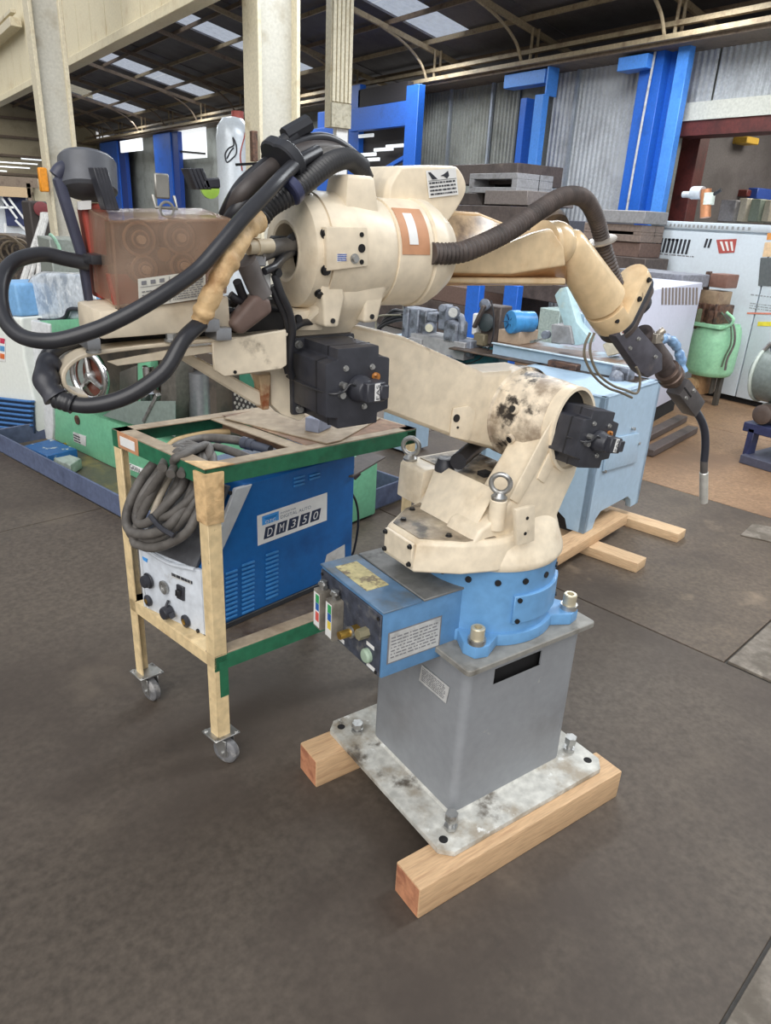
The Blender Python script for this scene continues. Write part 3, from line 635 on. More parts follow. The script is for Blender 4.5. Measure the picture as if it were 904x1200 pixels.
# ---- servo motor with notched square cover
def motor(c, w, h, yb, yf, tilt, name, flange=True):
    R_ = Matrix.Translation(c) @ Matrix.Rotation(tilt, 4, 'Y')
    def T(x, y_, z): return R_ @ V((x, y_, z))
    nt_ = .023; a, b_ = w/2, h/2
    pl = [(-a, -b_+nt_), (-a+nt_, -b_+nt_*.8), (-a+nt_, -b_), (a-nt_, -b_), (a-nt_, -b_+nt_*.8), (a, -b_+nt_), (a, b_-nt_), (a-nt_, b_-nt_*.8), (a-nt_, b_), (-a+nt_, b_), (-a+nt_, b_-nt_*.8), (-a, b_-nt_)]
    m = MB().prism([T(x, yf, z) for x, z in pl], R_.to_3x3() @ V((0, yb-yf-.03, 0))).build(name, BLACKP, rob, .003, 2)
    ym = yb-.03
    pb = [(-a-.002, -b_-.002), (a+.002, -b_-.002), (a+.002, b_+.002), (-a-.002, b_+.002)]
    if flange: MB().prism([T(x, ym, z) for x, z in pb], R_.to_3x3() @ V((0, .032, 0))).build('motor_flange', BLACKP, m, .006, 2)
    for y_ in (yf+.03,):
        MB().prism([T(x*1.006, y_, z*1.006) for x, z in pl], R_.to_3x3() @ V((0, .004, 0))).build('cover_seam', mat('seam_dark', (30, 31, 36), .5), m)
    sb = MB()
    for x in (-a+.011, a-.011):
        for z in (-b_+.010, b_-.010): bolt(sb, T(x, ym, z), -Y, .0055, .009, 10)
    if flange: sb.each('motor_bolt', STEEL, m, 2)
    sb = MB()
    for x, z in ((.027, .033), (.012, -.034), (-.026, .035)): bolt(sb, T(x, yf, z), -Y, .0038, .005, 8)
    sb.each('cover_bolt', STEEL, m, 2)
    # encoder connector on the front
    e = MB().lathe(T(-.0, yf, -.001), -Y, [(0, .0235), (.012, .0235), (.016, .021), (.03, .0185), (.032, .015)], 22)
    e.box(-.010, .027, yf-.044, yf-.012, -.017, .016, R_)
    e.box(.013, .03, yf-.05, yf-.008, -.012, .012, R_)
    e = e.build('encoder_plug', BLACKP, m, .002, 1)
    lb = MB().box(.004, .014, yf-.0452, yf-.044, -.014, .015, R_).build('motor_label', LABEL, e)
    text('FAS', 'lettering', INK, lb, T(.0125, yf-.0455, -.012), R_.to_3x3() @ Z, R_.to_3x3() @ -X, .0065, .025)
    MB().cyl(T(.034, yf, .016), T(.034, yf-.006, .016), .007, n=10).cyl(T(.034, yf-.004, .016), T(.026, yf-.012, .022), .0025, n=6).build('paint_marked_lug', mat('lug_amber', (170, 110, 50), .5), m)
    if True:
        b = MB().cyl(T(-.033, yf, .008), T(-.033, yf-.012, .008), .006, n=8).cyl(T(-.036, yf, -.008), T(-.036, yf-.01, -.008), .006, n=8)
        b.each('wire_clip', STEEL, m)
        MB().tube(([T(-a-.008, yb-.01, .006), T(-a-.006, ym, .0)] if flange else [])+[T(-a-.002, yf+.03, -.003), T(-a+.01, yf-.006, -.004), T(-.036, yf-.012, 0), T(-.026, yf-.016, .012), T(-.012, yf-.02, .006)], .0022, 8).build('sensor_wire', RUBBER, m)
    return m
E_ = V((-.475, 0, 1.186))
motor(V((S.x-.002, 0, S.z-.004)), .122, .126, -.075, -.195, radians(10), 'shoulder_motor', False)
motor(V((-.474, 0, 1.176)), .128, .136, .02, -.125, radians(-1), 'elbow_motor')
MB().lathe((E_.x, .05, E_.z), -Y, [(0, .07), (.03, .07)], 32).build('motor_seat', CREAM, rob)
# ---- lower arm (a plate-like casting behind both motors)
def arm_outline(y_, g=0.0):
    o = []
    for i in range(13):
        a = radians(75+i*(285-75)/12); o.append(V((E_.x+(.088-g)*cos(a), y_, E_.z+(.088-g)*sin(a))))
    o.append(V((-.30, y_, 1.075+g)))
    o.append(V((-.06, y_, .975+g)))
    for i in range(11):
        a = radians(-100+i*(180)/10); o.append(V((S.x+(.104-g)*cos(a), y_, S.z+(.104-g)*sin(a))))
    o.append(V((-.03, y_, 1.135-g)))
    o.append(V((-.26, y_, 1.226-g)))
    return o
MB().loft([arm_outline(.036, .008), arm_outline(.046), arm_outline(.13), arm_outline(.14, .008)]).build('lower_arm', CREAM, rob, .003, 2, ang=30)
pl = [P(530, 478, 1, .036), P(547, 475, 1, .036), P(556, 480, 1, .036), P(551, 512, 1, .036), P(546, 516, 1, .036), P(526, 511, 1, .036)]
q = MB().prism(pl, -Y*.006).build('arm_cover_plate', CREAM, rob, .003, 2)
a = P(535, 490, 1, .03); MB().cyl(a, a-Y*.002, .009, n=14).cyl(a+V((.006, 0, -.022)), a+V((.006, -.002, -.022)), .003, n=8).each('plate_hole', STEELD, q)

# ---- upper arm: hollow barrel on axis x
AY, AZ = .03, 1.384
def ax(x, r, a): return V((x, AY-r*cos(a), AZ+r*sin(a)))
AX0 = V((-.53, AY, AZ))
MB().lathe(AX0, X, [(.13, .042), (.004, .042), (-.002, .045), (-.003, .050), (.001, .054), (.004, .082), (.010, .092), (.03, .0965), (.036, .0965)], 64).build('barrel_cover', CREAM, rob, ang=45)
MB().lathe(AX0+X*.036, X, [(0, .0945), (.002, .0945), (.0025, .0985), (.06, .0985), (.085, .0965), (.13, .094), (.135, .092), (.138, .0905)], 64).build('upper_arm_barrel', CREAM, rob, ang=45)
MB().lathe(AX0+X*.174, X, [(0, .0905), (.001, .094), (.075, .0945), (.077, .0925), (.081, .0925), (.083, .097), (.105, .096), (.125, .086), (.15, .07)], 64).build('barrel_ring', CREAM, rob, ang=45)
MB().cyl(AX0+X*.10, AX0+X*.104, .0418, n=30).build('bore_end', VOID_DARK, rob)
b = MB()
for a in (20, 75, 135, 200, 255, 320, -14):
    d = V((0, -cos(radians(a)), sin(radians(a)))); bolt(b, AX0+X*.024+d*.0945, d, .0065, .008, 10)
b.each('cover_screw', STEELD, rob, 2)
# clips of dark seam dirt are left to the paint; saddle of the barrel down to the elbow
MB().loft([[V((x, y_, 1.355)) for x, y_ in ((-.49, -.052), (-.36, -.052), (-.36, .12), (-.49, .12))],
           [V((x, y_, 1.30)) for x, y_ in ((-.50, -.045), (-.375, -.045), (-.37, .12), (-.50, .12))],
           [V((x, y_, 1.25)) for x, y_ in ((-.53, .0), (-.41, .0), (-.40, .13), (-.53, .13))],
           [V((x, y_, 1.15)) for x, y_ in ((-.545, .035), (-.41, .035), (-.41, .13), (-.545, .13))]]).build('elbow_casting', CREAM, rob, .012, 3)
for poly, yy_ in (([(374, 322), (402, 330), (405, 348), (397, 384), (381, 384), (379, 352)], -.052), ([(424, 330), (462, 322), (450, 348), (443, 377), (427, 379), (428, 350)], -.046)):
    MB().prism([P(x, y_, 1, yy_) for x, y_ in poly], Y*.05).build('elbow_lug', CREAM, rob, .006, 3)
b = MB()
for x, y_, yy_ in ((390, 376, -.053), (436, 371, -.047)): p = P(x, y_, 1, yy_); b.cyl(p, p-Y*.002, .0045, n=10)
b.each('lug_hole', STEELD, rob)
bx = MB().prism([P(383, 266, 1, -.072), P(431, 266, 1, -.072), P(432, 312, 1, -.072), P(383, 318, 1, -.072)], Y*.05).build('front_pad', CREAM, rob, .003, 2)
for (x, y_), r in (((424, 275), .004), ((424, 291), .007), ((424, 307), .004), ((415.5, 303), .009)):
    p = P(x, y_, 1, -.072)
    if r == .009: bolt(MB(), p, -Y, .006, .007, 6).build('pad_bolt', STEEL, bx)
    else: MB().cyl(p+Y*.001, p-Y*.0012, r, n=14).build('pad_hole', VOID_DARK, bx)
q, _ = quad_label('inspection_sticker', LABEL, bx, P(395, 307, 1, -.0722), P(405, 306, 1, -.0722), P(395, 298, 1, -.0722), .0005)
o = P(395.5, 306, 1, -.0731); dashes(MB(), o, X, Z, .018, .012, 4, .5, 8).build('print', mat('ink_blue', (60, 90, 170), .6), q)
a, c = P(400, 229, 1, -.02), P(441, 207, 1, -.02)
MB().loft([[V((x, y_, z)) for x, y_ in ((a.x+g, -.035+g), (c.x-g, -.035+g), (c.x-g, .045-g), (a.x+g, .045-g))] for z, g in ((a.z-.03, 0), (c.z-.004, .008), (c.z, .012))]).build('top_pad', CREAM, rob, .005, 2)
# kraft tape frame and white card on the ring
def arcpatch(x0, x1, a0, a1, r, th):
    n = 10; rings = []
    for i in range(n+1):
        t = radians(a0+(a1-a0)*i/n); rings.append([ax(x0, r, t), ax(x1, r, t), ax(x1, r+th, t), ax(x0, r+th, t)])
    return MB().loft(rings)
tp = arcpatch(-.352, -.291, 2, 55, .0944, .0010).build('tape_frame', BROWNT, rob)
arcpatch(-.336, -.317, 12, 47, .0954, .0008).build('tape_card', LABEL, tp)
# fourth-axis motor dome with the pinch warning label
pts = [(454, 226), (466, 199), (478, 194), (531, 194), (542, 199), (549, 216), (545, 233), (526, 262), (512, 274), (462, 274)]
yd = .035
r_ = spline([P(x, y_, 1, yd) for x, y_ in pts], 4, True)
cen = sum(r_, V())/len(r_)
dome = MB().loft([[cen+(p-cen)*.93-Y*.0 for p in r_], [p+Y*.012 for p in r_], [p+Y*.13 for p in r_], [cen+(p-cen)*.93+Y*.145 for p in r_]]).build('motor_dome', CREAM, rob, .006, 3, ang=60)
p00, p10, p01 = P(503, 232, 1, yd-.002), P(537, 228, 1, yd-.002), P(499, 200, 1, yd-.002)
q, nn = quad_label('warning_label', LABEL, dome, p00, p10, p01, .0015)
e1, e2 = (p10-p00), (p01-p00); L1, L2 = e1.length, e2.length
b = MB(); dashes(b, p00+e1*.05+e2*.05-Y*.0018, e1, e2, L1*.9, L2*.55, 4, .45, 11); b.build('print', INK, q)
def lp_(u, v): return p00+e1*u+e2*v-Y*.0019
b = MB().prism([lp_(.05, .93), lp_(.13, .93), lp_(.34, .66), lp_(.16, .66)], -Y*.0004)
b.prism([lp_(.45, .76), lp_(.58, .82), lp_(.72, .92), lp_(.74, .74), lp_(.66, .64), lp_(.56, .74)], -Y*.0004).obox(lp_(.03, .61), e1*.94, e2*.015, -Y*.0004)
b.build('pictogram', INK, q)
# forearm: open channel with a front wall, a taller rear wall and a dished saddle between
fw = [(513, 331), (513, 303), (560, 296), (600, 284), (628, 273), (648, 268), (662, 290), (664, 332)]
fw = [(513, 320), (513, 303), (560, 296), (600, 284), (628, 273), (648, 268), (662, 290), (664, 312), (600, 322)]
MB().prism([P(x, y_, 1, -.02) for x, y_ in fw], Y*.022).build('forearm_front', OCHRE, rob, .006, 3)
MB().loft([[P(513, 319, 1, -.02), P(513, 319, 1, .0), P(513, 334, 1, .07), P(513, 334, 1, .05)], [P(600, 321, 1, -.02), P(600, 321, 1, .0), P(600, 334, 1, .07), P(600, 334, 1, .05)], [P(664, 311, 1, -.02), P(664, 311, 1, .0), P(664, 334, 1, .07), P(664, 334, 1, .05)]]).build('forearm_chine', mat('shaded_oily_ochre', (184, 138, 92), .3, spots=[((138, 92, 58), 7, .5, .72)], grain=.08), rob, .004, 2)  # underside shade mixed into the oil-stained colour
bw = [(508, 335), (508, 262), (534, 247), (562, 249), (594, 262), (634, 274), (650, 300), (650, 335)]
MB().prism([P(x, y_, 1, .085) for x, y_ in bw], Y*.02).build('forearm_rear', OCHRE, rob, .006, 3)
f1 = [(513, 304), (560, 297), (600, 285), (628, 275), (648, 272)]; f2 = [(512, 256), (534, 248), (562, 250), (594, 263), (634, 275)]
rings = []
for i in range(5):
    A_, B_ = P(*f1[i], 1, .005), P(*f2[i], 1, .088); row = []
    for j in range(9):
        t = j/8; p = A_.lerp(B_, t); p.z -= .035*sin(pi*t)*(1-.14*i); row.append(p)
    rings.append(row+[p-Z*.006 for p in reversed(row)])
MB().loft(rings).build('forearm_saddle', mat('saddle_gloss', (206, 178, 140), .25, spots=[((96, 78, 64), 5, .42, .6)], grain=.08), rob)
MB().prism([P(x, y_, 1, -.01) for x, y_ in ((513, 331), (513, 325), (664, 326), (664, 334))], Y*.11).build('forearm_floor', OCHRE, rob, .003, 1)
# wrist
wc = P(650, 286, 1, .035)
MB().sphere(wc, .049, 14, X).build('wrist_joint', OCHRE, rob)
MB().lathe(P(634, 288, 1, .035), X, [(0, .046), (.004, .052), (.016, .052), (.02, .046)], 36).build('wrist_ring', OCHRE, rob)
MB().lathe(wc+V((.03, .035, .03)), V((.3, .9, .5)), [(0, .036), (.02, .038), (.03, .03), (.034, .02)], 28).build('wrist_cap', mat('sooty_cap', (120, 104, 88), .4, spots=[((58, 50, 46), 12, .45, .62)], grain=.12), rob)
w0, w1 = P(664, 286, 1, .03), P(722, 375, 1, .03)
wa = (w1-w0).normalized(); wp = V((-wa.z, 0, wa.x)).normalized(); wp = wp if wp.x > 0 else -wp; WL = (w1-w0).length
MB().lathe(w0-wa*.012, wa, [(0, .022), (.004, .034), (.012, .040), (.03, .0425), (WL*.76, .0545)], 48).build('wrist_barrel', OCHRE, rob, ang=45)
def hull(ra, rb, d, at):
    o = []
    for i in range(21): t = pi/2+pi*i/20; o.append(at+wp*(ra*cos(t))+Y*(ra*sin(t)))
    for i in range(11): t = -pi/2+pi*i/10; o.append(at+wp*(d+rb*cos(t))+Y*(rb*sin(t)))
    return o
at = w0+wa*(WL*.76)
MB().prism(hull(.0555, .036, .0, at), wa*.058).build('wrist_foot', OCHRE, rob, .002, 2)
MB().prism(hull(.0553, .04, .100, at+wa*.028), wa*.032).build('belt_housing', OCHRE, rob, .004, 2)
b = MB()
for d, yy_ in ((.05, -.049), (.105, -.041)): bolt(b, at+wp*d+Y*yy_+wa*.04, -Y, .005, .006, 10)
p = at-wp*.03+wa*.02-Y*.046; b.cyl(p+Y*.004, p-Y*.004, .005, n=10)
b.each('housing_screw', STEELD, rob)
MB().prism(hull(.0535, .04, .098, at+wa*.06), wa*.014).build('belt_plate', BLACKP, rob, .002, 1)
MB().prism(hull(.053, .038, .092, at+wa*.0745), wa*.016).build('flange_plate', DARKST, rob, .002, 1)
MB().cyl(at+wp*.075+wa*.08, at+wp*.075+wa*.112, .034, n=28).build('tool_flange', BLACKP, rob, .002, 1)
br = [(722, 394), (741, 374), (777, 415), (777, 434), (760, 443), (751, 436)]
q = MB().prism([P(x, y_, 1, -.012) for x, y_ in br], Y*.032).build('torch_bracket', mat('bracket_dark', (74, 72, 80), .45, spots=[((104, 96, 94), 12, .55, .72)], grain=.12), rob, .004, 2)
b = MB()
for x, y_ in ((748, 397), (768, 418), (738, 408)): bolt(b, P(x, y_, 1, -.012), -Y, .004, .006, 8)
b.each('bracket_bolt', STEEL, q, 2)
lbq, _ = quad_label('bracket_label', LABEL, q, P(728, 393, 1, -.0125), P(740, 386, 1, -.0125), P(726.5, 390, 1, -.0125), .001)
quad_label('bracket_mark', mat('mark_red', (150, 90, 84), .5), lbq, P(730, 391, 1, -.0137), P(738, 386.5, 1, -.0137), P(729, 389.6, 1, -.0137), .0004)
k0, k1 = P(752, 392, 1, .03), P(802, 462, 1, .03); ka = (k1-k0).normalized(); KL = (k1-k0).length
MB().lathe(k0, ka, [(0, .03), (KL*.45, .032), (KL*.46, .026), (KL*.6, .026)], 24).build('shock_sensor', mat('sensor_dark', (86, 76, 74), .45, .3, spots=[((56, 48, 46), 20, .48, .62), ((124, 100, 84), 14, .6, .72)], grain=.15), rob)
MB().lathe(k0+ka*KL*.56, ka, [(0, .026), (.003, .034), (.02, .034), (.022, .029), (.026, .036), (.042, .036), (.045, .026), (.05, .022), (.066, .021)], 24).build('torch_collar', mat('collar_bronze', (96, 80, 72), .35, .5, spots=[((60, 50, 46), 20, .5, .65)]), rob, ang=30)
b = MB().cyl(P(771, 392, 1, 0), P(779, 386, 1, -.01), .009, n=8).cyl(P(768, 398, 1, 0), P(777, 396, 1, -.01), .008, n=8).box(*[v for p in ((P(764, 402, 1, 0).x, P(774, 392, 1, 0).x), (-.012, .02), (P(766, 402, 1, 0).z, P(766, 391, 1, 0).z)) for v in p])
b.build('gas_fitting', mat('fitting_nickel', (168, 160, 148), .35, .6), rob, .001, 1)
g0, g1 = P(795, 452, 1, .03), P(814, 478, 1, .03); ga = (g1-g0).normalized(); gp = V((-ga.z, 0, ga.x))
q = MB().obox(g0-gp*.027-Y*.022, gp*.054, Y*.048, ga*((g1-g0).length)).build('torch_clamp', mat('clamp_grey', (92, 88, 88), .4, .4, spots=[((130, 124, 118), 20, .55, .7)]), rob, .004, 2)
MB().obox(g0-gp*.004-Y*.024, gp*.004, Y*.004, ga*.05).build('clamp_slit', VOID_DARK, q)
b = MB(); bolt(b, g0+ga*.03-gp*.018-Y*.022, -Y, .005, .006, 6); bolt(b, g0+ga*.045+gp*.016-Y*.022, -Y, .005, .006, 6); b.each('clamp_bolt', STEEL, q, 2)
neck = [P(x, y_, 1, .03) for x, y_ in ((808, 470), (814, 479), (822, 492), (826.3, 506), (827, 524), (825.6, 540))]
MB().tube(neck, .0118, 18).build('torch_neck', mat('neck_black', (54, 56, 66), .3, .2), rob)
n0, n1, n2 = P(825.6, 539, 1, .03), P(825.3, 553, 1, .03), P(825, 588, 1, .03)
MB().cyl(n0, n1, .0116, n=20).build('nozzle_sleeve', mat('sleeve_grey', (112, 108, 106), .4, .5), rob)
MB().lathe(n1, n2-n1, [(0, .0118), (.002, .0134), ((n2-n1).length, .0134), ((n2-n1).length, .0095), ((n2-n1).length-.02, .0095)], 24).build('nozzle', mat('nozzle_bright', (222, 222, 216), .3, .6), rob)
MB().cyl(n2+Z*.016, n2-Z*.004, .004, n=10).build('contact_tip', BROWN, rob)
blue = [(774, 398, .06), (784, 397, .07), (793, 406, .075), (798, 420, .07), (801, 436, .06)]
MB().tube([P(x, y_, 1, yy_) for x, y_, yy_ in blue], lambda t: .013+.002*sin(19*t)+.0015*sin(41*t), 10).build('plastic_wrap', BLUEF, rob)
for pth, yy_ in (([(692, 390), (686, 404), (686, 420), (696, 440), (712, 454), (728, 460), (741, 466)], -.005), ([(697, 390), (692, 405), (694, 422), (703, 440), (719, 452), (733, 457), (746, 461), (750, 452), (750, 440), (746, 430)], -.02)):
    MB().tube([P(x, y_, 1, yy_) for x, y_ in pth], .0032, 8).build('sensor_cable', mat('cable_khaki', (112, 104, 90), .5), rob)
# conduit from the barrel to the wrist
cd = [(506, 297, -.062), (530, 297, -.066), (552, 292, -.07), (596, 271, -.06), (636, 244, -.03), (662, 230, .0), (685, 233, .03), (699, 256, .055), (707, 286, .065), (716, 315, .06), (724, 338, .055)]
MB().tube([P(x, y_, 1, yy_) for x, y_, yy_ in cd], lambda t: .0185, 16, 8, ribs=.009).build('wrist_conduit', BRHOSE, rob)
MB().lathe(P(706, 280, 1, .06), V((.35, 0, -.8)), [(0, .02), (.002, .034), (.006, .034), (.008, .02)], 28).build('conduit_washer', mat('washer_grey', (168, 160, 150), .4, .4), rob)

# ---- wire feeder on its bracket behind the barrel
fy = -.062
TL, TR, BL, BR_ = P(130, 258, 1, fy), P(272, 256, 1, fy), P(138, 363, 1, fy), P(266, 344, 1, fy)
dep = V((-.0, .12, .012))
cv = MB()
th = .004
Q = [TL, TR, BR_, BL]
ctr = sum(Q, V())/4
cv.prism([p for p in (BL, BR_, TR, TL)], Y*th)
for a_, b_ in ((BL, TL), (TL, TR), (TR, BR_)):
    inn = (ctr-(a_+b_)/2).normalized()*th
    cv.prism([a_, b_, b_+inn, a_+inn], dep)
cv.build('feeder_cover', COVER, rob, .002, 2)
fb = MB().prism([ctr+(p-ctr)*.94+Y*.04 for p in Q], Y*.015).build('feeder_plate', mat('feeder_plate_brown', (124, 102, 90), .5, spots=[((96, 80, 70), 8, .45, .65), ((176, 152, 134), 18, .6, .72)], grain=.12), rob, .002, 1)
for x, y_, r in ((161, 280, .027), (208, 278, .027), (167, 315, .022), (212, 311, .022)):
    p = P(x, y_, 1, fy+.03); p.y = fy+.038
    MB().cyl(p, p-Y*.016, r, n=28).cyl(p-Y*.016, p-Y*.022, r*.55, n=20).build('feed_roller', mat('roller_brown', (84, 70, 64), .4, .3), fb)
    MB().torus(p-Y*.0165, Y, r*.8, .0022, 24, 6).torus(p-Y*.0225, Y, r*.42, .0016, 20, 6).build('roller_ring', mat('roller_ring_tan', (176, 156, 140), .4, .3), fb)
    MB().cyl(p-Y*.022, p-Y*.03, .006, n=12).build('roller_pin', mat('pin_pale', (214, 204, 190), .4), fb)
p = P(187, 297, 1, fy+.04); MB().cyl(p, p-Y*.02, .010, n=10).build('centre_knob', BRASS, fb)
q, _ = quad_label('instruction_label', mat('label_offwhite', (208, 206, 196), .45, grain=.03), rob, P(163, 361, 1, fy-.0005), P(241, 349, 1, fy-.0005), P(161.5, 327, 1, fy-.0005), .001)
p00, p10, p01 = P(163, 361, 1, fy-.002), P(241, 349, 1, fy-.002), P(161.5, 327, 1, fy-.002); e1, e2 = p10-p00, p01-p00
b = MB(); dashes(b, p00+e1*.5+e2*.08, e1, e2, e1.length*.46, e2.length*.72, 9, .4, 21); dashes(b, p00+e1*.05+e2*.1, e1, e2, e1.length*.4, e2.length*.5, 4, .3, 23)
for u in (.05, .18, .31): b.obox(p00+e1*u+e2*.78, e1*.07, e2*.13, -Y*.0004)
b.obox(p00+e1*.45+e2*.05, e1*.006, e2*.9, -Y*.0004).obox(p00+e1*.03+e2*.7, e1*.94, e2*.012, -Y*.0004)
b.build('print', INKG, q)
# red side of the feeder body, seen through and beside the cover
MB().prism([BL+Y*.012+Z*.004, BR_+Y*.012+Z*.004, TR.lerp(BR_, .75)+Y*.04, TL.lerp(BL, .62)+Y*.04], Y*.012).build('feeder_sill', REDP, rob, .001, 1)
b2 = MB().prism([P(x, y_, 1, .055) for x, y_ in ((97, 243), (118, 238), (128, 250), (134, 352), (116, 350))], Y*.04).build('feeder_body', REDP, rob, .004, 2)
MB().prism([P(x, y_, 1, .047) for x, y_ in ((94, 236), (107, 235), (107, 245), (95, 246))], Y*.02).build('body_label', LABEL, b2)
# cream box under it
a0, a1, a2, a3 = P(117, 366, 1, fy+.004), P(268, 347, 1, fy+.004), P(271, 386, 1, fy+.004), P(119, 398, 1, fy+.004)
MB().prism([a0, a1, a2, a3], Y*.13).build('feeder_base', CREAM, rob, .004, 2)
b = MB().box(P(140, 366, 1, fy).x, P(158, 360, 1, fy).x, fy-.004, fy+.02, P(140, 369, 1, fy).z, P(140, 361, 1, fy).z); b.build('hinge', STEELD, rob, .001, 1)
# chrome toggle latch on top
p = P(192, 240, 1, fy+.05)
lt = MB().tube([p+V((-.016, 0, .012)), p+V((-.016, -.01, -.004)), p+V((.016, -.01, -.004)), p+V((.016, 0, .012))], .0025, 8, 1).torus(p+V((0, -.012, -.006)), Y, .010, .002, 16, 6)
lt.build('latch_loop', mat('latch_zinc', (150, 148, 142), .4, .6), rob)
MB().box(p.x-.011, p.x+.011, p.y, p.y+.006, p.z+.008, p.z+.042).build('latch_plate', mat('latch_zinc', (150, 148, 142), .4, .6), rob, .002, 1)
# black ribbed clips over the upper edge
for x0_, x1_, yt, yb_ in ((107, 122, 196, 246), (217, 236, 197, 222)):
    b = MB()
    for k in range(4):
        a_ = P(x0_+(x1_-x0_)*k/4, yt, 1, .01); c_ = P(x0_+(x1_-x0_)*(k+.7)/4+8, yb_, 1, .01)
        b.hexa([V((a_.x+.012, 0, c_.z)), V((a_.x+.018, 0, c_.z)), V((a_.x+.018, .03, c_.z)), V((a_.x+.012, .03, c_.z)), V((a_.x, .0, a_.z)), V((a_.x+.006, .0, a_.z)), V((a_.x+.006, .03, a_.z)), V((a_.x, .03, a_.z))])
    b.build('cover_clip', BLACKP, rob, .001, 1)
a_, c_ = P(238, 222, 1, .0), P(259, 206, 1, .0); MB().prism([P(x, y_, 1, -.0) for x, y_ in ((238, 221), (240, 210), (258, 208), (259, 221))], Y*.03).build('corner_clip', BLACKP, rob, .002, 1)
p = P(244, 224, 1, .06); MB().cyl(P(245, 222, 1, .09), P(247, 222, 1, .06), .014, n=20).build('green_cap', mat('cap_lime', (176, 220, 90), .35), rob)
# feed motor and its handle at the outer end
m0 = P(108, 216, 1, .10)
md = V((.35, .55, .5)).normalized()
MB().lathe(P(104, 226, 1, .07), V((.05, .12, .35)), [(0, .036), (.004, .041), (.045, .041), (.05, .037), (.052, .02)], 32).build('feed_motor', mat('motor_grey_black', (84, 86, 92), .45, grain=.1), rob)
bl = [(64, 210), (74, 200), (104, 300), (112, 366), (104, 366), (94, 305)]
MB().prism([P(x, y_, 1, .06) for x, y_ in bl], Y*.022).build('feeder_handle', mat('handle_blueblack', (62, 64, 82), .45, grain=.1), rob, .005, 2)
MB().tube([P(x, y_, 1, yy_) for x, y_, yy_ in ((66, 207, .07), (74, 198, .07), (92, 195, .08), (112, 200, .09))], .011, 12).build('handle_bow', mat('handle_blueblack', (62, 64, 82), .45), rob)
MB().box(P(100, 300, 1, .03).x, P(120, 300, 1, .03).x, .0, .05, P(110, 309, 1, .03).z, P(110, 297, 1, .03).z).build('handle_stop', RUBBER, rob, .004, 2)
# bracket bars
def strip(path, wd, th_, name, m):
    rings = []
    for i, p in enumerate(path):
        d = (path[min(i+1, len(path)-1)]-path[max(i-1, 0)]).normalized(); n_ = V((-d.z, 0, d.x))
        rings.append([p-n_*th_/2, p+n_*th_/2, p+n_*th_/2+Y*wd, p-n_*th_/2+Y*wd])
    return MB().loft(rings).build(name, m, rob, .0015, 1)
pth = spline([P(x, y_, 1, -.055) for x, y_ in ((338, 392), (280, 397), (206, 403), (150, 409), (108, 415), (88, 423), (76, 437), (77, 452), (88, 462), (104, 466))], 5)
strip(pth, .055, .006, 'bracket_strap', CREAM)
MB().prism([P(x, y_, 1, -.05) for x, y_ in ((126, 424), (138, 429), (205, 420), (255, 412), (255, 404), (205, 409))], Y*.006).build('bracket_web', CREAM, rob, .001, 1)
MB().prism([P(x, y_, 1, -.058) for x, y_ in ((249, 401), (336, 386), (337, 428), (330, 433), (263, 442), (251, 434))], Y*.006).build('gusset_plate', CREAM, rob, .002, 1)
p = P(275.5, 436, 1, -.059); MB().cyl(p, p-Y*.0012, .003, n=8).build('gusset_hole', VOID_DARK, rob)
MB().prism([P(x, y_, 1, -.005) for x, y_ in ((205, 417), (222, 413), (300, 456), (316, 462), (314, 478), (300, 475))], Y*.02).build('strut', CREAM, rob, .003, 1)
MB().prism([P(x, y_, 1, -.012) for x, y_ in ((303, 440), (318, 438), (318, 446), (316, 480), (308, 481), (306, 452))], Y*.03).build('rusty_stop', mat('rust_cream', (196, 168, 132), .6, spots=[((140, 76, 40), 14, .46, .6)], grain=.1), rob, .002, 1)
MB().prism([P(x, y_, 1, -.0) for x, y_ in ((316, 420), (340, 426), (345, 470), (360, 488), (352, 494), (330, 486), (318, 474))], Y*.03).build('elbow_web', CREAM, rob, .004, 2)
# clamps on the strap
for x0_, x1_, y0_, y1_ in ((254, 272, 384, 400), (103, 118, 396, 411), (241, 258, 374, 390)):
    a_, c_ = P(x0_, y1_, 1, -.075), P(x1_, y0_, 1, -.075)
    MB().box(a_.x, c_.x, -.075, -.02, a_.z, c_.z).build('saddle_clamp', mat('clamp_zinc', (160, 162, 166), .35, .6), rob, .003, 2)
for x, y_ in ((201, 400), (110, 413)):
    p = P(x, y_, 1, -.06); bolt(MB(), p, Z, .008, .012, 6).build('strap_bolt', STEEL, rob)

# ---- hoses and cables
def hose(pts, r, name, m, ribs=0, n=14): return MB().tube([P(x, y_, 1, yy_) for x, y_, yy_ in pts], r, n, 8, ribs).build(name, m, rob)
hose([(372, 178, .0), (350, 190, -.03), (335, 203, -.06), (318, 221, -.085), (286, 254, -.105), (260, 285, -.115), (232, 316, -.12), (200, 339, -.125), (166, 360, -.125), (138, 375, -.12), (110, 387, -.11), (66, 399, -.09), (30, 396, -.06), (8, 378, -.03), (0, 350, .0), (4, 323, .03), (20, 305, .05), (50, 298, .06), (76, 303, .06), (104, 309, .055)], .0108, 'torch_cable', RUBBER)
hose([(236, 378, -.10), (215, 398, -.115), (200, 425, -.12), (186, 441, -.12), (156, 461, -.115), (126, 472, -.1), (96, 475, -.08), (70, 467, -.06), (57, 450, -.04), (52, 428, -.02), (66, 408, -.01), (92, 397, -.005), (126, 393, -.005), (186, 389, -.01), (245, 388, -.02), (262, 390, -.03)], .0116, 'power_cable', RUBBER)
hose([(62, 425, -.02), (54, 432, -.03), (56, 452, -.05), (66, 466, -.06)], lambda t: .0165+.0018*sin(14*t), 'tape_wrap', BLACKP)
hose([(66, 467, -.06), (75, 470, -.068), (86, 474, -.075)], lambda t: .0138+.0006*sin(20*t), 'tape_wrap', RUBBER)
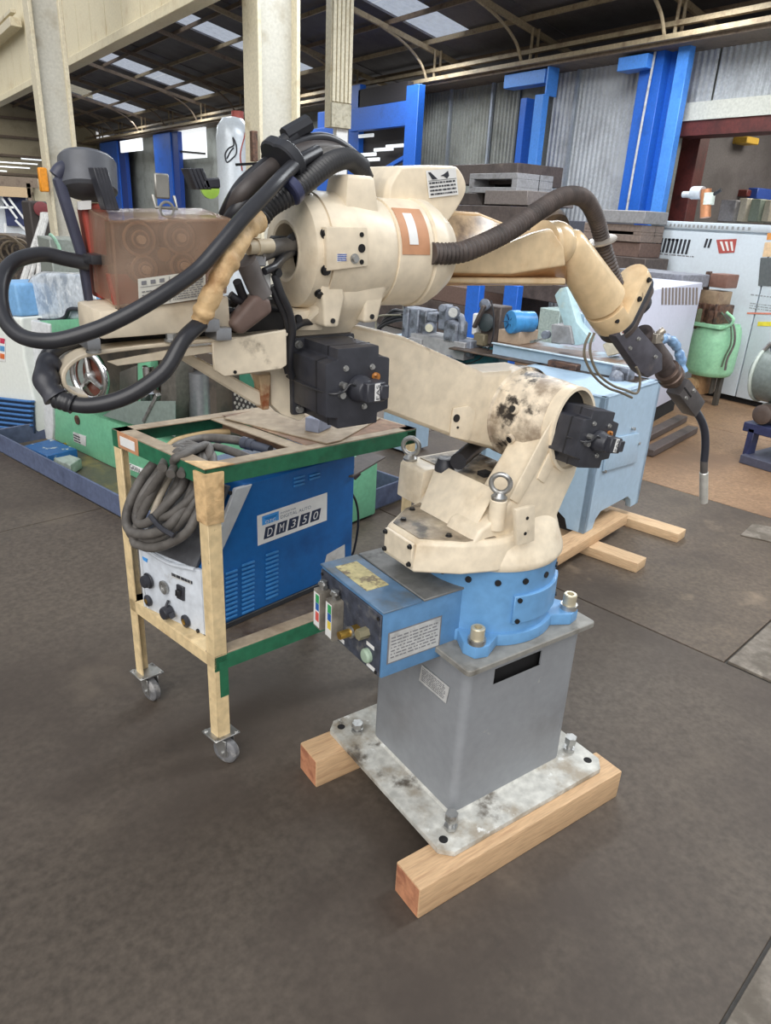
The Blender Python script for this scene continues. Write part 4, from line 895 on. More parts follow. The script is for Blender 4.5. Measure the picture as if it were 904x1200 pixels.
hose([(302, 258, -.055), (291, 267, -.075), (272, 298, -.1), (259, 322, -.11), (245, 352, -.11), (234, 376, -.10)], lambda t: .0165+.0012*sin(17*t)+.0011*sin(43*t)+.0008*sin(71*t)-.002*t, 'taped_splice', TAN)
hose([(299, 263, -.055), (315, 242, -.05), (340, 227, -.045), (366, 207, -.03), (388, 191, -.01), (408, 186, .02), (424, 196, .05)], .0165, 'corrugated_conduit', mat('conduit_black', (56, 56, 58), .4), .0075)
hose([(262, 300, .07), (282, 270, .0), (300, 245, -.03), (322, 218, -.03), (340, 205, -.02), (365, 190, .0), (395, 180, .03), (425, 195, .06)], .013, 'air_hose', RUBBER2)
hose([(250, 285, .09), (258, 262, .05), (272, 232, .01), (286, 212, .015), (310, 192, .02), (338, 173, .03), (362, 163, .04), (386, 163, .05), (410, 177, .06), (426, 194, .065), (433, 208, .07)], .0088, 'signal_cable', RUBBER)
hose([(252, 280, .09), (268, 250, .03), (285, 226, -.005), (308, 205, .0), (332, 188, .01), (366, 175, .03), (395, 178, .05), (420, 196, .07)], .0135, 'motor_cable', mat('cable_brown_black', (72, 66, 64), .5, grain=.1))
hose([(256, 290, .08), (270, 260, .02), (284, 240, .0), (304, 218, .005), (330, 197, .02), (370, 184, .05)], .014, 'motor_cable', RUBBER)
cs = MB()
for (x, y_, yy_) in ((330, 199, .0), (341, 203, -.02)):
    p = P(x, y_, 1, yy_); cs.lathe(p-V((.012, 0, -.012)), V((.8, .1, .62)), [(0, .029), (.003, .032), (.017, .032), (.020, .029)], 16)
cs.build('rubber_strap', mat('strap_black', (40, 41, 46), .5), rob)
MB().lathe(P(338, 226, 1, -.055), V((.75, .1, .55)), [(0, .02), (.002, .0225), (.014, .0225), (.016, .02)], 16).build('cable_tie', mat('tie_navy', (58, 62, 92), .4), rob)
MB().tube([P(x, y_, 1, .04) for x, y_ in ((311, 188), (330, 172), (345, 158))], lambda t: (.010 if t < .5 else .014), 10, 4).build('cable_gland', mat('strap_black', (40, 41, 46), .5), rob)
a_ = P(348, 152, 1, .04); MB().cyl(a_-V((.022, 0, .012)), a_+V((.022, 0, .012)), .014, n=8).build('plug', mat('strap_black', (40, 41, 46), .5), rob)
p = P(277, 193, 1, .0); MB().bar(P(277, 193, 1, .02), P(330, 190, 1, .02), .006, .004).build('steel_tag', STEELD, rob)
# cables inside and under the barrel mouth
hose([(300, 300, -.06), (318, 292, -.03), (340, 288, .0), (360, 285, .03)], .014, 'inner_cable', RUBBER2)
hose([(322, 318, -.05), (332, 296, -.02), (342, 280, .0), (358, 272, .04)], .008, 'inner_cable', RUBBER)
hose([(310, 318, -.07), (322, 312, -.06), (336, 300, -.03), (352, 292, .02)], .006, 'inner_cable', RUBBER)
MB().box(-.555, -.47, .005, .045, 1.378, 1.408).build('bore_strap', mat('strap_black', (40, 41, 46), .5), rob, .003, 1)
a_, c_ = P(290, 290, 1, -.07), P(318, 288, 1, -.06); MB().cyl(a_, c_, .011, n=16).cyl(a_+(c_-a_)*.35, a_+(c_-a_)*.5, .0128, n=16).build('hose_coupling', mat('coupling_cream', (196, 182, 156), .45), rob)
MB().box(P(300, 300, 1, -.05).x, P(316, 300, 1, -.05).x, -.055, -.03, P(308, 342, 1, -.05).z, P(308, 318, 1, -.05).z).build('terminal_block', LABEL, rob, .002, 1)
MB().box(P(296, 305, 1, -.06).x, P(309, 305, 1, -.06).x, -.07, -.05, P(300, 312, 1, -.06).z, P(300, 299, 1, -.06).z).build('grey_plug', GREYST, rob, .002, 1)
hose([(288, 305, -.07), (294, 318, -.065), (300, 332, -.06), (308, 348, -.06)], .0165, 'feed_conduit', mat('conduit_grey', (104, 98, 96), .5))
el = [P(x, y_, 1, -.075) for x, y_ in ((301, 345), (318, 350), (321, 366), (284, 394), (271, 381))]
MB().prism(el, Y*.036).build('elbow_boot', mat('boot_brown', (112, 92, 84), .5, grain=.08), rob, .009, 3)
hose([(278, 330, -.06), (284, 345, -.05), (290, 358, -.045), (286, 372, -.05)], .007, 'feed_cable', RUBBER)
hose([(270, 345, -.05), (280, 352, -.05), (298, 357, -.04), (330, 362, -.02)], .006, 'feed_cable', RUBBER)
hose([(262, 362, -.04), (278, 366, -.04), (300, 376, -.03)], .005, 'feed_cable', RUBBER)
MB().box(P(272, 370, 1, -.02).x, P(336, 370, 1, -.02).x, -.02, .06, P(300, 392, 1, -.02).z, P(300, 352, 1, -.02).z).build('harness_shadow', mat('harness_shade_black', (38, 36, 36), .6), rob, .006, 1)  # dark block added as the shadow behind the cables
hose([(322, 322, -.06), (330, 345, -.06), (339, 365, -.055), (343, 385, -.05), (341, 402, -.045), (339, 425, -.04), (342, 442, -.03)], .0065, 'elbow_cable', RUBBER)
hose([(318, 335, -.05), (326, 352, -.05), (335, 372, -.045), (339, 392, -.04), (335, 420, -.03), (338, 437, -.03)], .0065, 'elbow_cable', RUBBER)
hose([(342, 386, -.03), (356, 378, -.02), (374, 378, .0)], .006, 'elbow_cable', RUBBER)
b = MB()
for x, y_, yy_ in ((349, 374, -.02), (325, 320, -.06)): bolt(b, P(x, y_, 1, yy_), -Y, .006, .007, 10)
b.each('cable_screw', STEELD, rob, 2)
MB().prism([P(x, y_, 1, -.015) for x, y_ in ((318, 372), (376, 360), (380, 388), (336, 388))], Y*.05).build('barrel_foot', CREAM, rob, .006, 2)

# ================================================================ the cart and what it carries
def PN(x, y, pt, n):
    d = _R*((x-452)/FPX) - _U*((y-600)/FPX) + _f
    n = V(n); return CAM + d*((V(pt)-CAM).dot(n)/d.dot(n))
def HZ(x, y, p):          # height over ground point p seen at pixel x,y
    d = _R*((x-452)/FPX) - _U*((y-600)/FPX) + _f
    h = V((p[0]-CAM.x, p[1]-CAM.y)); t = (d.x*h.x+d.y*h.y)/(d.x*d.x+d.y*d.y); return CAM.z+d.z*t
def dirv(deg): return V((cos(radians(deg)), sin(radians(deg)), 0))
L_, S_ = dirv(5.5), dirv(102.5)
N0 = V((-.556, .392, 0)); LL, SS, CT = .675, .435, .88
def CP(u, v, z): return N0+L_*u+S_*v+Z*z
cart = thing('tool_cart', 'cream and green angle-iron cart on castors beside the robot', 'cart', CP(LL/2, SS/2, 0), radians(5.5))
def cbox(u0, u1, v0, v1, z0, z1, name, m, par=cart, bev=.0015):
    return MB().hexa([CP(u, v, z) for z in (z0, z1) for u, v in ((u0, v0), (u1, v0), (u1, v1), (u0, v1))]).build(name, m, par, bev, 1)
W_, T_ = .037, .005
for (cu, cv, su, sv, zt) in ((0, 0, 1, 1, .79), (0, SS, 1, -1, .83), (LL, 0, -1, 1, .835), (LL, SS, -1, -1, .835)):
    pts = [(0, 0), (W_, 0), (W_, T_), (T_, T_), (T_, W_), (0, W_)]
    MB().prism([CP(cu+su*a, cv+sv*b_, .094) for a, b_ in pts], Z*(zt+.04-.094)).build('leg', CARTC, cart, .0012, 1)
# green splash on the near leg and green leg top
MB().hexa([CP(u, v, z) for z in (.225, .335) for u, v in ((.012, -.0008), (W_+.0006, -.0008), (W_+.0006, .002), (.022 if z < .3 else .012, .002))]).build('paint_splash', GREEN, cart)
cbox(-.0012, W_, SS-W_, SS+.0012, .83, CT-.001, 'leg_top', GREEN)
# top rails: angle section, green outside, worn cream on the top flange
def rail(p0, p1, inn, nm_face, nm_top, z=CT, h=.046, m=GREEN, mt=None):
    d = p1-p0
    MB().obox(p0+Z*(z-h), d, inn*T_, Z*(h-.004)).build(nm_face, m, cart, .001, 1)
    MB().obox(p0+Z*(z-.004), d, inn*.042, Z*.004).build(nm_top, mt or SHEETB, cart, .001, 1)
rail(CP(0, 0, 0), CP(LL, 0, 0), S_, 'top_rail', 'rail_flange')
rail(CP(0, SS, 0), CP(LL, SS, 0), -S_, 'top_rail', 'rail_flange')
rail(CP(0, 0, 0), CP(0, SS, 0), L_, 'top_rail', 'rail_flange')
rail(CP(LL, 0, 0), CP(LL, SS, 0), -L_, 'top_rail', 'rail_flange')
rail(CP(.31, .04, 0), CP(.31, SS-.04, 0), -L_, 'cross_rail', 'rail_flange', CT-.002, .036, RUSTY)
MB().hexa([CP(u, v, z) for z, g in ((.735, .0), (CT-.012, .0035), ) for u, v in ((-.003-g, -.003-g), (W_+.006+g, -.003-g), (W_+.006+g, W_+.006), (-.003-g, W_+.006))]).build('corner_tape', TAN, cart, .003, 2)
MB().prism([CP(u, v, CT) for u, v in ((-.006, -.006), (.075, -.006), (.05, .03), (.03, .05), (-.006, .075))], Z*.003).build('corner_tape', TAN, cart, .001, 1)
cbox(-.002, .0, .30, .405, CT-.046, CT+.001, 'price_tape', BROWNT)
cbox(-.0032, -.002, .315, .39, CT-.036, CT-.010, 'price_tag', LABEL)
# lower shelf
ZS = .36
rail(CP(0, 0, 0), CP(LL, 0, 0), S_, 'shelf_rail', 'rail_flange', ZS, .05)
rail(CP(0, SS, 0), CP(LL, SS, 0), -S_, 'shelf_rail', 'rail_flange', ZS, .045)
rail(CP(0, 0, 0), CP(0, SS, 0), L_, 'shelf_rail', 'rail_flange', ZS, .042, CARTC, CARTC)
rail(CP(LL, 0, 0), CP(LL, SS, 0), -L_, 'shelf_rail', 'rail_flange', ZS, .045)
shf = cbox(.02, LL-.02, .02, SS-.02, ZS-.012, ZS-.004, 'shelf_plate', mat('checker_plate', (110, 98, 86), .5, .3, spots=[((82, 68, 58), 9, .45, .65)], grain=.1))
b = MB()
for i in range(30):
    for j in range(18):
        c = CP(.035+i*.021, .035+j*.0215, ZS-.004); d = (L_+S_ if (i+j) % 2 else L_-S_).normalized()
        b.bar(c-d*.008, c+d*.008, .0035, .002)
o = b.build('tread_pattern', mat('checker_plate', (110, 98, 86)), shf); o['kind'] = 'stuff'
# top sheets
sh = [PN(x, y, (0, 0, CT+.001), Z) for x, y in ((262, 491), (311, 479), (432, 486), (446, 491), (400, 517), (383, 521))]
MB().prism(sh, Z*.004).build('top_sheet', SHEETB, cart, .001, 1)
sh = [CP(.31, .03, CT-.001), CP(LL-.01, .03, CT-.001), CP(LL-.01, SS-.03, CT-.001), CP(.31, SS-.03, CT-.001)]
MB().prism(sh, Z*.002).build('top_sheet', RUSTY, cart, .001, 1)
# castors
def castor(c, ang):
    pl = MB().obox(c-L_*.038-S_*.034+Z*.090, L_*.076, S_*.068, Z*.005).build('castor_plate', STEEL, cart, .001, 1)
    d = dirv(ang); q = V((-d.y, d.x, 0)); k = c+d*.016
    b = MB().cyl(c+Z*.078, c+Z*.090, .02, n=18)
    for s_ in (-1, 1):
        b.prism([k+q*s_*.019+d*a+Z*z for a, z in ((-.036, .082), (.012, .082), (.012, .03), (-.008, .026))], q*.003)
    b.build('castor_fork', STEEL, pl, .0008, 1)
    b = MB().lathe(k-q*.014+Z*.0385, q, [(0, .012), (.0, .029), (.003, .036), (.006, .0385), (.022, .0385), (.025, .036), (.028, .026), (.028, .012)], 32)
    b.build('castor_wheel', mat('castor_grey', (112, 112, 114), .5, spots=[((150, 148, 146), 30, .52, .64)], grain=.12), pl)
    MB().cyl(k-q*.024+Z*.0385, k+q*.024+Z*.0385, .006, n=10).lathe(k-q*.016+Z*.0385, q, [(0, .018), (.032, .018)], 20).build('wheel_hub', STEEL, pl)
    b = MB()
    for a in (-1, 1):
        for e in (-1, 1): bolt(b, c+L_*a*.03+S_*e*.026+Z*.094, Z, .005, .005, 6)
    b.each('castor_bolt', STEEL, pl, 2)
castor(CP(.022, .022, 0), -60); castor(CP(.022, SS-.022, 0), -75); castor(CP(LL-.022, .022, 0), -40); castor(CP(LL-.022, SS-.022, 0), 60)

# ---- welding power source on the shelf
WC = PN(243, 746, (0, 0, ZS), Z); _wa = PN(168.6, 711, (0, 0, ZS), Z)-WC; _wb = PN(413, 672, (0, 0, ZS), Z)-WC
wl, wsd = _wb.normalized(), _wa.normalized(); WLn, WWd = _wb.length, _wa.length; wfn, wsn = V((wsd.y, -wsd.x, 0)), V((-wl.y, wl.x, 0))
WH = HZ(413, 532, WC+_wb)-ZS; HF = HZ(224, 671, WC)-ZS
weld = thing('welding_power_source', 'blue welding power source with white front on the cart shelf', 'welder', WC+wl*WLn/2+wsd*WWd/2, radians(9.5))
def WP(u, v, z): return WC+wl*u+wsd*v+Z*z
spn = WP(0, .0035, 0)
def SP(x, y): return PN(x, y, spn, wsn)
_p, _q = SP(262, 640)-WC, SP(294, 568)-WC; ua, za, sl_ = _p.dot(wl), _p.z, (_q-_p).dot(wl)/(_q.z-_p.z)
def US(z, d=0): return ua+(z-za)*sl_+d
sidep = [(.012, .012), (.012, HF-.005), (US(WH, -.02), WH), (WLn, WH), (WLn, .012)]
MB().prism([WP(u, .004, z) for u, z in sidep], wsd*(WWd-.008)).build('case', WELDB, weld, .006, 3)
MB().prism([WP(u, -.001, z) for u, z in ((.0, .0), (.0, HF), (US(WH, -.055), WH-.004), (US(WH), WH-.004), (max(.02, US(HF)), HF), (.02, .0))], wsd*.012).build('side_trim', mat('trim_grey_white', (196, 200, 204), .45, grain=.04), weld, .002, 1)
MB().prism([WP(u, WWd-.011, z) for u, z in ((.0, .0), (.0, HF), (US(WH, -.055), WH-.004), (US(WH), WH-.004), (max(.02, US(HF)), HF), (.02, .0))], wsd*.012).build('side_trim', mat('trim_grey_white', (196, 200, 204)), weld, .002, 1)
MB().obox(WP(.0, .012, .0), wsd*(WWd-.024), wl*.012, Z*(HF-.002)).build('front_panel', WELDF, weld, .003, 2)
MB().prism([WP(-.002, .03, HF), WP(US(WH, -.055), .03, WH-.006), WP(US(WH, -.055), WWd-.03, WH-.006), WP(-.002, WWd-.03, HF)], wl*.012).build('sloped_panel', mat('slope_dark', (92, 94, 98), .4, spots=[((62, 62, 66), 6, .45, .65), ((136, 134, 128), 16, .62, .74)], grain=.1), weld, .003, 2)
MB().tube([WP(-.003, .03, HF-.002), WP(-.005, WWd*.5, HF-.014), WP(-.003, WWd-.03, HF-.002)], .006, 8).build('panel_lip', WELDF, weld)
MB().obox(WP(.03, .0, -.004), wl*(WLn-.03), wsd*WWd, Z*.018).build('base_frame', mat('frame_black', (48, 50, 54), .5), weld, .002, 1)
fpn = WP(-.001, 0, 0)
def FP(x, y): return PN(x, y, fpn, wfn)
for x, y, r, k in ((175, 680, .019, 0), (174.5, 703.5, .017, 1), (200, 716, .019, 2), (218.5, 727.5, .0185, 1), (193, 688, .020, 3)):
    p = FP(x, y)
    if k == 0:
        s_ = MB().lathe(p, -wl, [(0, r), (.012, r), (.02, r*.9), (.022, r*.6)], 20).build('screw_cap', BLACKP, weld)
        MB().torus(p-wl*.004, -wl, r*1.15, .002, 20, 6).build('cap_chain', BLACKP, s_)
    elif k == 1:
        s_ = MB().lathe(p, -wl, [(0, r), (.006, r), (.007, r*.9), (.010, r*.55), (.003, r*.5)], 22).build('output_socket', BLACKP, weld)
        MB().lathe(p, -wl, [(0, r*.48), (.010, r*.46), (.011, r*.2)], 16).build('brass_insert', BRASS, s_)
    elif k == 2:
        s_ = MB().lathe(p, -wl, [(0, r), (.02, r), (.026, r*.85)], 18).cyl(p-wl*.015-Z*.006-wsd*.03, p-wl*.015+Z*.006-wsd*.02, .008, n=8).build('round_plug', BLACKP, weld)
        MB().tube([FP(199, 703)-wl*.004, FP(199.5, 708)-wl*.012, FP(200.5, 714)-wl*.018], .004, 8).build('plug_strap', BLACKP, s_)
    else:
        MB().lathe(p, -wl, [(0, r), (.006, r), (.008, r*.75), (.006, r*.5), (.003, r*.45)], 20).build('gas_socket', STEEL, weld)
a_, c_ = FP(209.5, 684.5), FP(216.5, 702)
MB().prism([FP(208.5, 684), FP(217, 688), FP(217, 704), FP(209, 700)], -wl*.006).build('breaker_frame', BLACKP, weld, .001, 1)
MB().prism([FP(211, 689), FP(215, 691), FP(215, 698), FP(211, 696)], -wl*.016).build('breaker_switch', mat('switch_black', (34, 34, 38), .4), weld, .001, 1)
q = MB().prism([FP(201, 671), FP(224.5, 680.5), FP(224, 685), FP(201.5, 676)], -wl*.0012).build('front_label', LABELG, weld)
b = MB(); dashes(b, FP(202, 675)-wl*.0013, -wsd, Z, .08, .012, 1, .7, 4, .2); b.build('print', INK, q)
MB().prism([FP(167, 652), FP(173, 655), FP(172.5, 659), FP(168, 656)], -wl*.001).build('logo_sticker', mat('logo_blue', (70, 150, 220), .5), weld)
p = FP(232.5, 739); MB().cyl(p, p-wl*.004, .006, n=10).build('panel_screw', STEELD, weld)
# side: name panel, louvres, torn sticker
c00, c10, c01 = SP(302.2, 639.4), SP(382.8, 609.6), SP(301.2, 604.6)
e1, e2 = c10-c00, V((0, 0, c01.z-c00.z)); e1 = wl*e1.length+Z*(e1.z)
q, nn = quad_label('name_panel', LABEL, weld, c00, c00+e1, c00+e2, .0012)
def NP(u, v): return c00+e1*u+e2*v-wsd*.0014
hx, hy = e1.length, e2.length
for k, ch in enumerate('DM350'):
    u0 = .075+k*.166
    MB().prism([NP(u0, .14), NP(u0+.135, .14), NP(u0+.165, .53), NP(u0+.03, .53)], -wsd*.0004).build('letter_block', mat('letter_navy', (34, 46, 74), .5), q)
    text(ch, 'lettering', LABEL, q, NP(u0+.045, .20)-wsd*.0007, e1, e2, hy*.27, hx*.075, .0003, .2)
text('DIGITAL AUTO', 'lettering', mat('letter_slate', (96, 106, 130), .5), q, NP(.31, .64), e1, e2, hy*.11, hx*.44, .0003)
text('INVERTER', 'lettering', mat('letter_slate', (96, 106, 130), .5), q, NP(.31, .80), e1, e2, hy*.055, hx*.22, .0003)
lg = MB().prism([NP(.06, .63), NP(.285, .63), NP(.285, .93), NP(.06, .93)], -wsd*.0005).build('logo_block', mat('logo_blue', (92, 176, 232), .5), q)
MB().prism([NP(.09, .82), NP(.145, .74), NP(.2, .74), NP(.26, .82), NP(.26, .86), NP(.09, .86)], -wsd*.0009).build('logo_mark', mat('logo_deep', (30, 120, 190), .5), q)
text('OTC', 'lettering', LABEL, q, NP(.10, .655)-wsd*.0006, e1, e2, hy*.10, hx*.14, .0004)
def louvre(x0_, y0_, x1_, y1_, n_):
    for k in range(n_):
        t = k/(n_-1); a_ = SP(x0_, y0_+(y1_-y0_)*t); d_ = wl*(SP(x1_, y0_)-SP(x0_, y0_)).length
        MB().prism([a_, a_+d_, a_+d_+Z*.007, a_+Z*.007], -wsd*.005).build('louvre', mat('louvre_blue', (60, 128, 190), .4), weld, .002, 2)
louvre(311, 652, 325, 703, 11); louvre(283, 664, 297, 720, 12); louvre(264, 674, 277, 727, 11)
louvre(344, 562, 356, 571, 3); louvre(362, 559, 374, 563, 2)
MB().prism([SP(380, 662), SP(383, 650), SP(404, 638), SP(404, 656)], -wsd*.001).build('torn_sticker', LABELG, weld)
p = SP(268, 577); MB().cyl(p-wsd*.004, p-wsd*.008, .006, n=10).build('trim_screw', STEELD, weld)

# ---- welding cable coil hung over the front of the power source
coil = thing('welding_cable', 'grey coiled welding cable hanging over the front of the blue power source', 'cable', WP(-.03, .2, .08))
pc = WP(-.045, 0, 0)
def KP(x, y, o=0.0): return PN(x, y, pc+wl*o, wfn)
def TP(x, y, z): return PN(x, y, (0, 0, z), Z)
loops = [([(178, 546, .09), (160, 572, .03), (149, 602, .0), (152, 621, -.01), (171, 626, -.01), (196, 618, .0), (217, 594, .03), (226, 574, .06), (232, 556, .10)], .0135),
         ([(187, 552, .08), (168, 580, .03), (160, 604, .01), (165, 614, .0), (178, 609, .0), (199, 588, .02), (214, 570, .05), (222, 553, .09)], .0125),
         ([(158, 624, .0), (168, 640, -.005), (190, 640, -.005), (217, 626, .0), (229, 607, .02), (238, 585, .05)], .0125),
         ([(154, 612, .015), (162, 632, .01), (188, 630, .01), (212, 612, .02), (228, 590, .04), (236, 570, .07)], .012),
         ([(210, 560, .08), (196, 588, .04), (186, 603, .02), (194, 606, .01), (210, 596, .02), (230, 575, .05)], .0115)]
for k, (pth, r) in enumerate(loops):
    tz_ = .825+.008*k
    top = [TP(236+2*k, 548-3*k, tz_), TP(238+k, 530-2*k, tz_+.02), TP(216, 521+3*k, tz_+.025), TP(196+2*k, 532+2*k, tz_+.01)]
    MB().tube([KP(*p) for p in pth]+top, r, 12, closed=True).build('cable_loop', RUBBER2, coil)
MB().tube([KP(x, y, o) for x, y, o in ((200, 556, .07), (187, 583, .04), (179, 606, .025))], .010, 10).build('cable_loop', mat('cable_pale', (172, 162, 146), .6), coil)
for pth, r in (([(190, 548), (205, 525), (236, 514), (270, 515), (300, 521)], .0125), ([(200, 556), (212, 536), (228, 526), (238, 534), (238, 550)], .0115), ([(212, 556), (222, 540), (236, 528), (248, 532), (250, 548)], .011), ([(232, 552), (236, 534), (250, 524), (275, 530), (300, 540)], .011)):
    MB().tube([TP(x, y, .845+.012*(i % 2)) for i, (x, y) in enumerate(pth)], r, 12).build('cable_loop', RUBBER2, coil)
MB().lathe(TP(284, 518, .853), TP(330, 531, .85)-TP(284, 518, .853), [(0, .014), (.003, .017), (.02, .017), (.022, .014), (.025, .016), (.04, .016), (.042, .013), (.10, .012)], 18).build('cable_connector', mat('connector_slate', (74, 78, 90), .4), coil)
MB().tube([TP(x, y, .84) for x, y in ((196, 524), (205, 517), (222, 512), (250, 507), (270, 506))], .009, 10).build('cable_loop', mat('cable_tan', (184, 158, 116), .6), coil)
a_, c_ = KP(180, 612, -.01), KP(204, 630, -.01)
MB().tube([KP(176, 604, -.03), KP(188, 618, -.035), KP(204, 628, -.03)], lambda t: .007, 8).build('binding_tape', BLACKP, coil)
# thin leads bundled at the far end of the cart
lead = thing('control_leads', 'thin dark leads bundled over the far end of the blue power source', 'cable', WP(.5, .1, .35))
for k in range(6):
    pts_ = [PN(372+3*k, 541-2*k, WP(.42, .05, .38), wsn), PN(395+2*k, 540-k, WP(.45, .05, .38), wsn), PN(412, 546+2*k, WP(.5, .05, .38), wsn), PN(422-k, 556+k, WP(.52, .05, .35), wsn)]
    MB().tube(pts_, .0045, 8).build('lead', mat('lead_plum', (70, 58, 66), .5), lead)
MB().tube([PN(x, y, WP(.52, .1, .2), wsn) for x, y in ((409, 572), (418, 590), (420, 615), (415, 645), (410, 655))], .004, 8).build('lead', RUBBER, lead)
MB().prism([PN(x, y, (0, 0, .70), Z) for x, y in ((385, 556), (428, 530), (452, 537), (414, 560))], Z*.006).build('lead_tray', DARKST, lead, .001, 1)
# grey block under the elbow motor
a_, c_, d_ = PN(357.5, 505, (0, 0, CT+.005), Z), PN(374, 508, (0, 0, CT+.005), Z), None
hgt = HZ(358, 489, a_)-a_.z
blk = MB().obox(a_, c_-a_, V((-(c_-a_).y, (c_-a_).x, 0))*1.6, Z*hgt).build('grey_block', mat('block_bluegrey', (128, 134, 152), .6, grain=.08), None, .002, 1)
tag(blk, 'small grey-blue block standing on the cart top under the black motor', 'block')
# timbers under the robot
for lab, y0_, y1_, xa, xb in (('pine timber under the near edge of the robot base plate', -.29, -.20, -.375, .315), ('pine timber under the far edge of the robot base plate', .175, .265, -.37, .3)):
    t = thing('pine_timber', lab, 'timber', ((xa+xb)/2, (y0_+y1_)/2, 0), 0, 'timbers under the robot')
    MB().box(xa, xb, y0_, y1_, 0, .0895).build('beam', WOOD, t, .004, 2)
    for xe in (xa-.0012, xb): MB().box(xe, xe+.0012, y0_+.004, y1_-.004, .004, .0855).build('end_grain', mat('end_grain', (190, 132, 98), .7, spots=[((156, 100, 74), 30, .45, .65)], grain=.1), t)

# ================================================================ things around and behind
def pbox(name, m, px0, px1, py0, py1, xp, dep, parent=None, bev=.006, ax_=0, ground=False):
    """upright block whose front lies in the plane x = xp (or y = xp)"""
    a, c = P(px0, (py0+py1)/2, ax_, xp), P(px1, (py0+py1)/2, ax_, xp); a.z, c.z = P((px0+px1)/2, py1, ax_, xp).z, P((px0+px1)/2, py0, ax_, xp).z
    if ground: (a if a.z < c.z else c).z = 0
    if ax_ == 0: return MB().box(xp, xp+dep, a.y, c.y, min(a.z, c.z), max(a.z, c.z)).build(name, m, parent, bev, 1)
    return MB().box(a.x, c.x, xp, xp+dep, min(a.z, c.z), max(a.z, c.z)).build(name, m, parent, bev, 1)
# ---- pale blue machine on its pallet
c1, c2 = dirv(13), dirv(103)
K0 = PN(684, 626, (0, 0, .10), Z); K0.z = 0
K1 = PN(750, 590, (0, 0, .10), Z); CW = (V((K1.x, K1.y, 0))-K0).length
def KB(u, v, z): return K0+c1*u+c2*v+Z*z
ZT = HZ(768, 445, KB(CW, 0, 0))
CD = .62
mach = thing('pale_blue_machine', 'pale blue machine cabinet with long bed standing on a pine pallet', 'machine', KB(CW/2, CD/2, .1), radians(13))
def face(o, d, w_, th_, hh):
    pts_ = [(0, .1), (.09, .1)]
    for i in range(9): a = pi-pi*i/8; pts_.append((w_/2+(w_/2-.09)*cos(a), .1+.075*min(1, 1.6*sin(a))))
    pts_ += [(w_, .1), (w_, hh), (0, hh)]
    q = [pts_[0], pts_[1]]+pts_[3:-4]+[(w_-.09, .1)]+pts_[-3:]
    return [o+d*u+Z*z for u, z in q], th_
fp, tt = face(K0, c1, CW, 0, ZT); MB().prism(fp, c2*.03).build('cabinet_side', PALEB, mach, .002, 1)
fp, tt = face(K0, c2, CD, 0, ZT); MB().prism(fp, c1*.03).build('cabinet_side', PALEB, mach, .002, 1)
fp, tt = face(KB(CW, 0, 0), c2, CD, 0, ZT); MB().prism(fp, -c1*.03).build('cabinet_side', PALEB, mach, .002, 1)
fp, tt = face(KB(0, CD, 0), c1, CW, 0, ZT); MB().prism(fp, -c2*.03).build('cabinet_side', PALEB, mach, .002, 1)
MB().obox(KB(0, 0, ZT-.01), c1*CW, c2*CD, Z*.01).build('cabinet_top', PALEB, mach)
fpl = KB(0, -.001, 0)
dr = MB().prism([PN(x, y, fpl, c2) for x, y in ((706, 552), (711, 514), (748, 507), (745, 541))], -c2*.01).build('cabinet_door', PALEB, mach, .003, 2)
for x, y in ((747, 519), (741, 502), (707, 552)):
    p = PN(x, y, fpl, c2); MB().cyl(p, p-c2*.016, .008, n=10).build('door_fastener', STEEL, mach)
# bed beam running away along the aisle
bo = KB(CW*.80, 0, 0)
def BP(x, y, o=0.0): return PN(x, y, bo+c1*o, c1)
b0, b1 = BP(742, 427), BP(578, 405)
zt, zb_ = (BP(733, 426).z+BP(600, 408).z)/2, (BP(735, 443).z+BP(600, 424).z)/2
MB().obox(V((b0.x, b0.y, zt-.008)), V((b1.x-b0.x, b1.y-b0.y, 0)), c1*.30, Z*.008).build('bed_top', mat('bed_oily', (112, 92, 78), .4, spots=[((150, 170, 182), 5, .5, .65)], grain=.1), mach)
MB().obox(V((b0.x, b0.y, zb_)), V((b1.x-b0.x, b1.y-b0.y, 0)), c1*.012, Z*(zt-zb_)).build('bed_rail', PALEB, mach, .003, 1)
MB().obox(V((b0.x, b0.y, zt-.004)), V((b1.x-b0.x, b1.y-b0.y, 0)), -c1*.02, Z*.008).build('bed_lip', mat('pale_edge', (190, 208, 220), .4), mach, .002, 1)
MB().obox(V((b0.x, b0.y, zb_))+c1*.29, V((b1.x-b0.x, b1.y-b0.y, 0)), c1*.012, Z*(zt-zb_)).build('bed_rail', PALEB, mach, .003, 1)
MB().obox(KB(CW*.82, CD+.9, .02), c1*.22, c2*.22, Z*(zb_-.02)).build('bed_leg', PALEB, mach, .004, 1)
for x0_, x1_, y0_, y1_, m in ((713, 738, 432, 456, PUMPG), (640, 676, 428, 438, BROWN), (648, 664, 430, 440, PUMPG)):
    a, c = BP(x0_, y1_, -.05), BP(x1_, y0_, -.05); MB().obox(V((a.x, a.y, a.z)), V((c.x-a.x, c.y-a.y, 0)), c1*.08, Z*(c.z-a.z)).build('bed_fitting', m, mach, .004, 1)
p = BP(724, 443, -.06); MB().lathe(p, -c1, [(0, .035), (.01, .04), (.03, .03), (.05, .012)], 18).build('clamp_knob', PUMPG, mach)
for pa, pb_ in (((708, 470), (735, 455)), ((712, 452), (706, 468))): MB().bar(BP(*pa, -.1), BP(*pb_, -.1), .025, .012).build('lever', STEELD, mach, .002, 1)
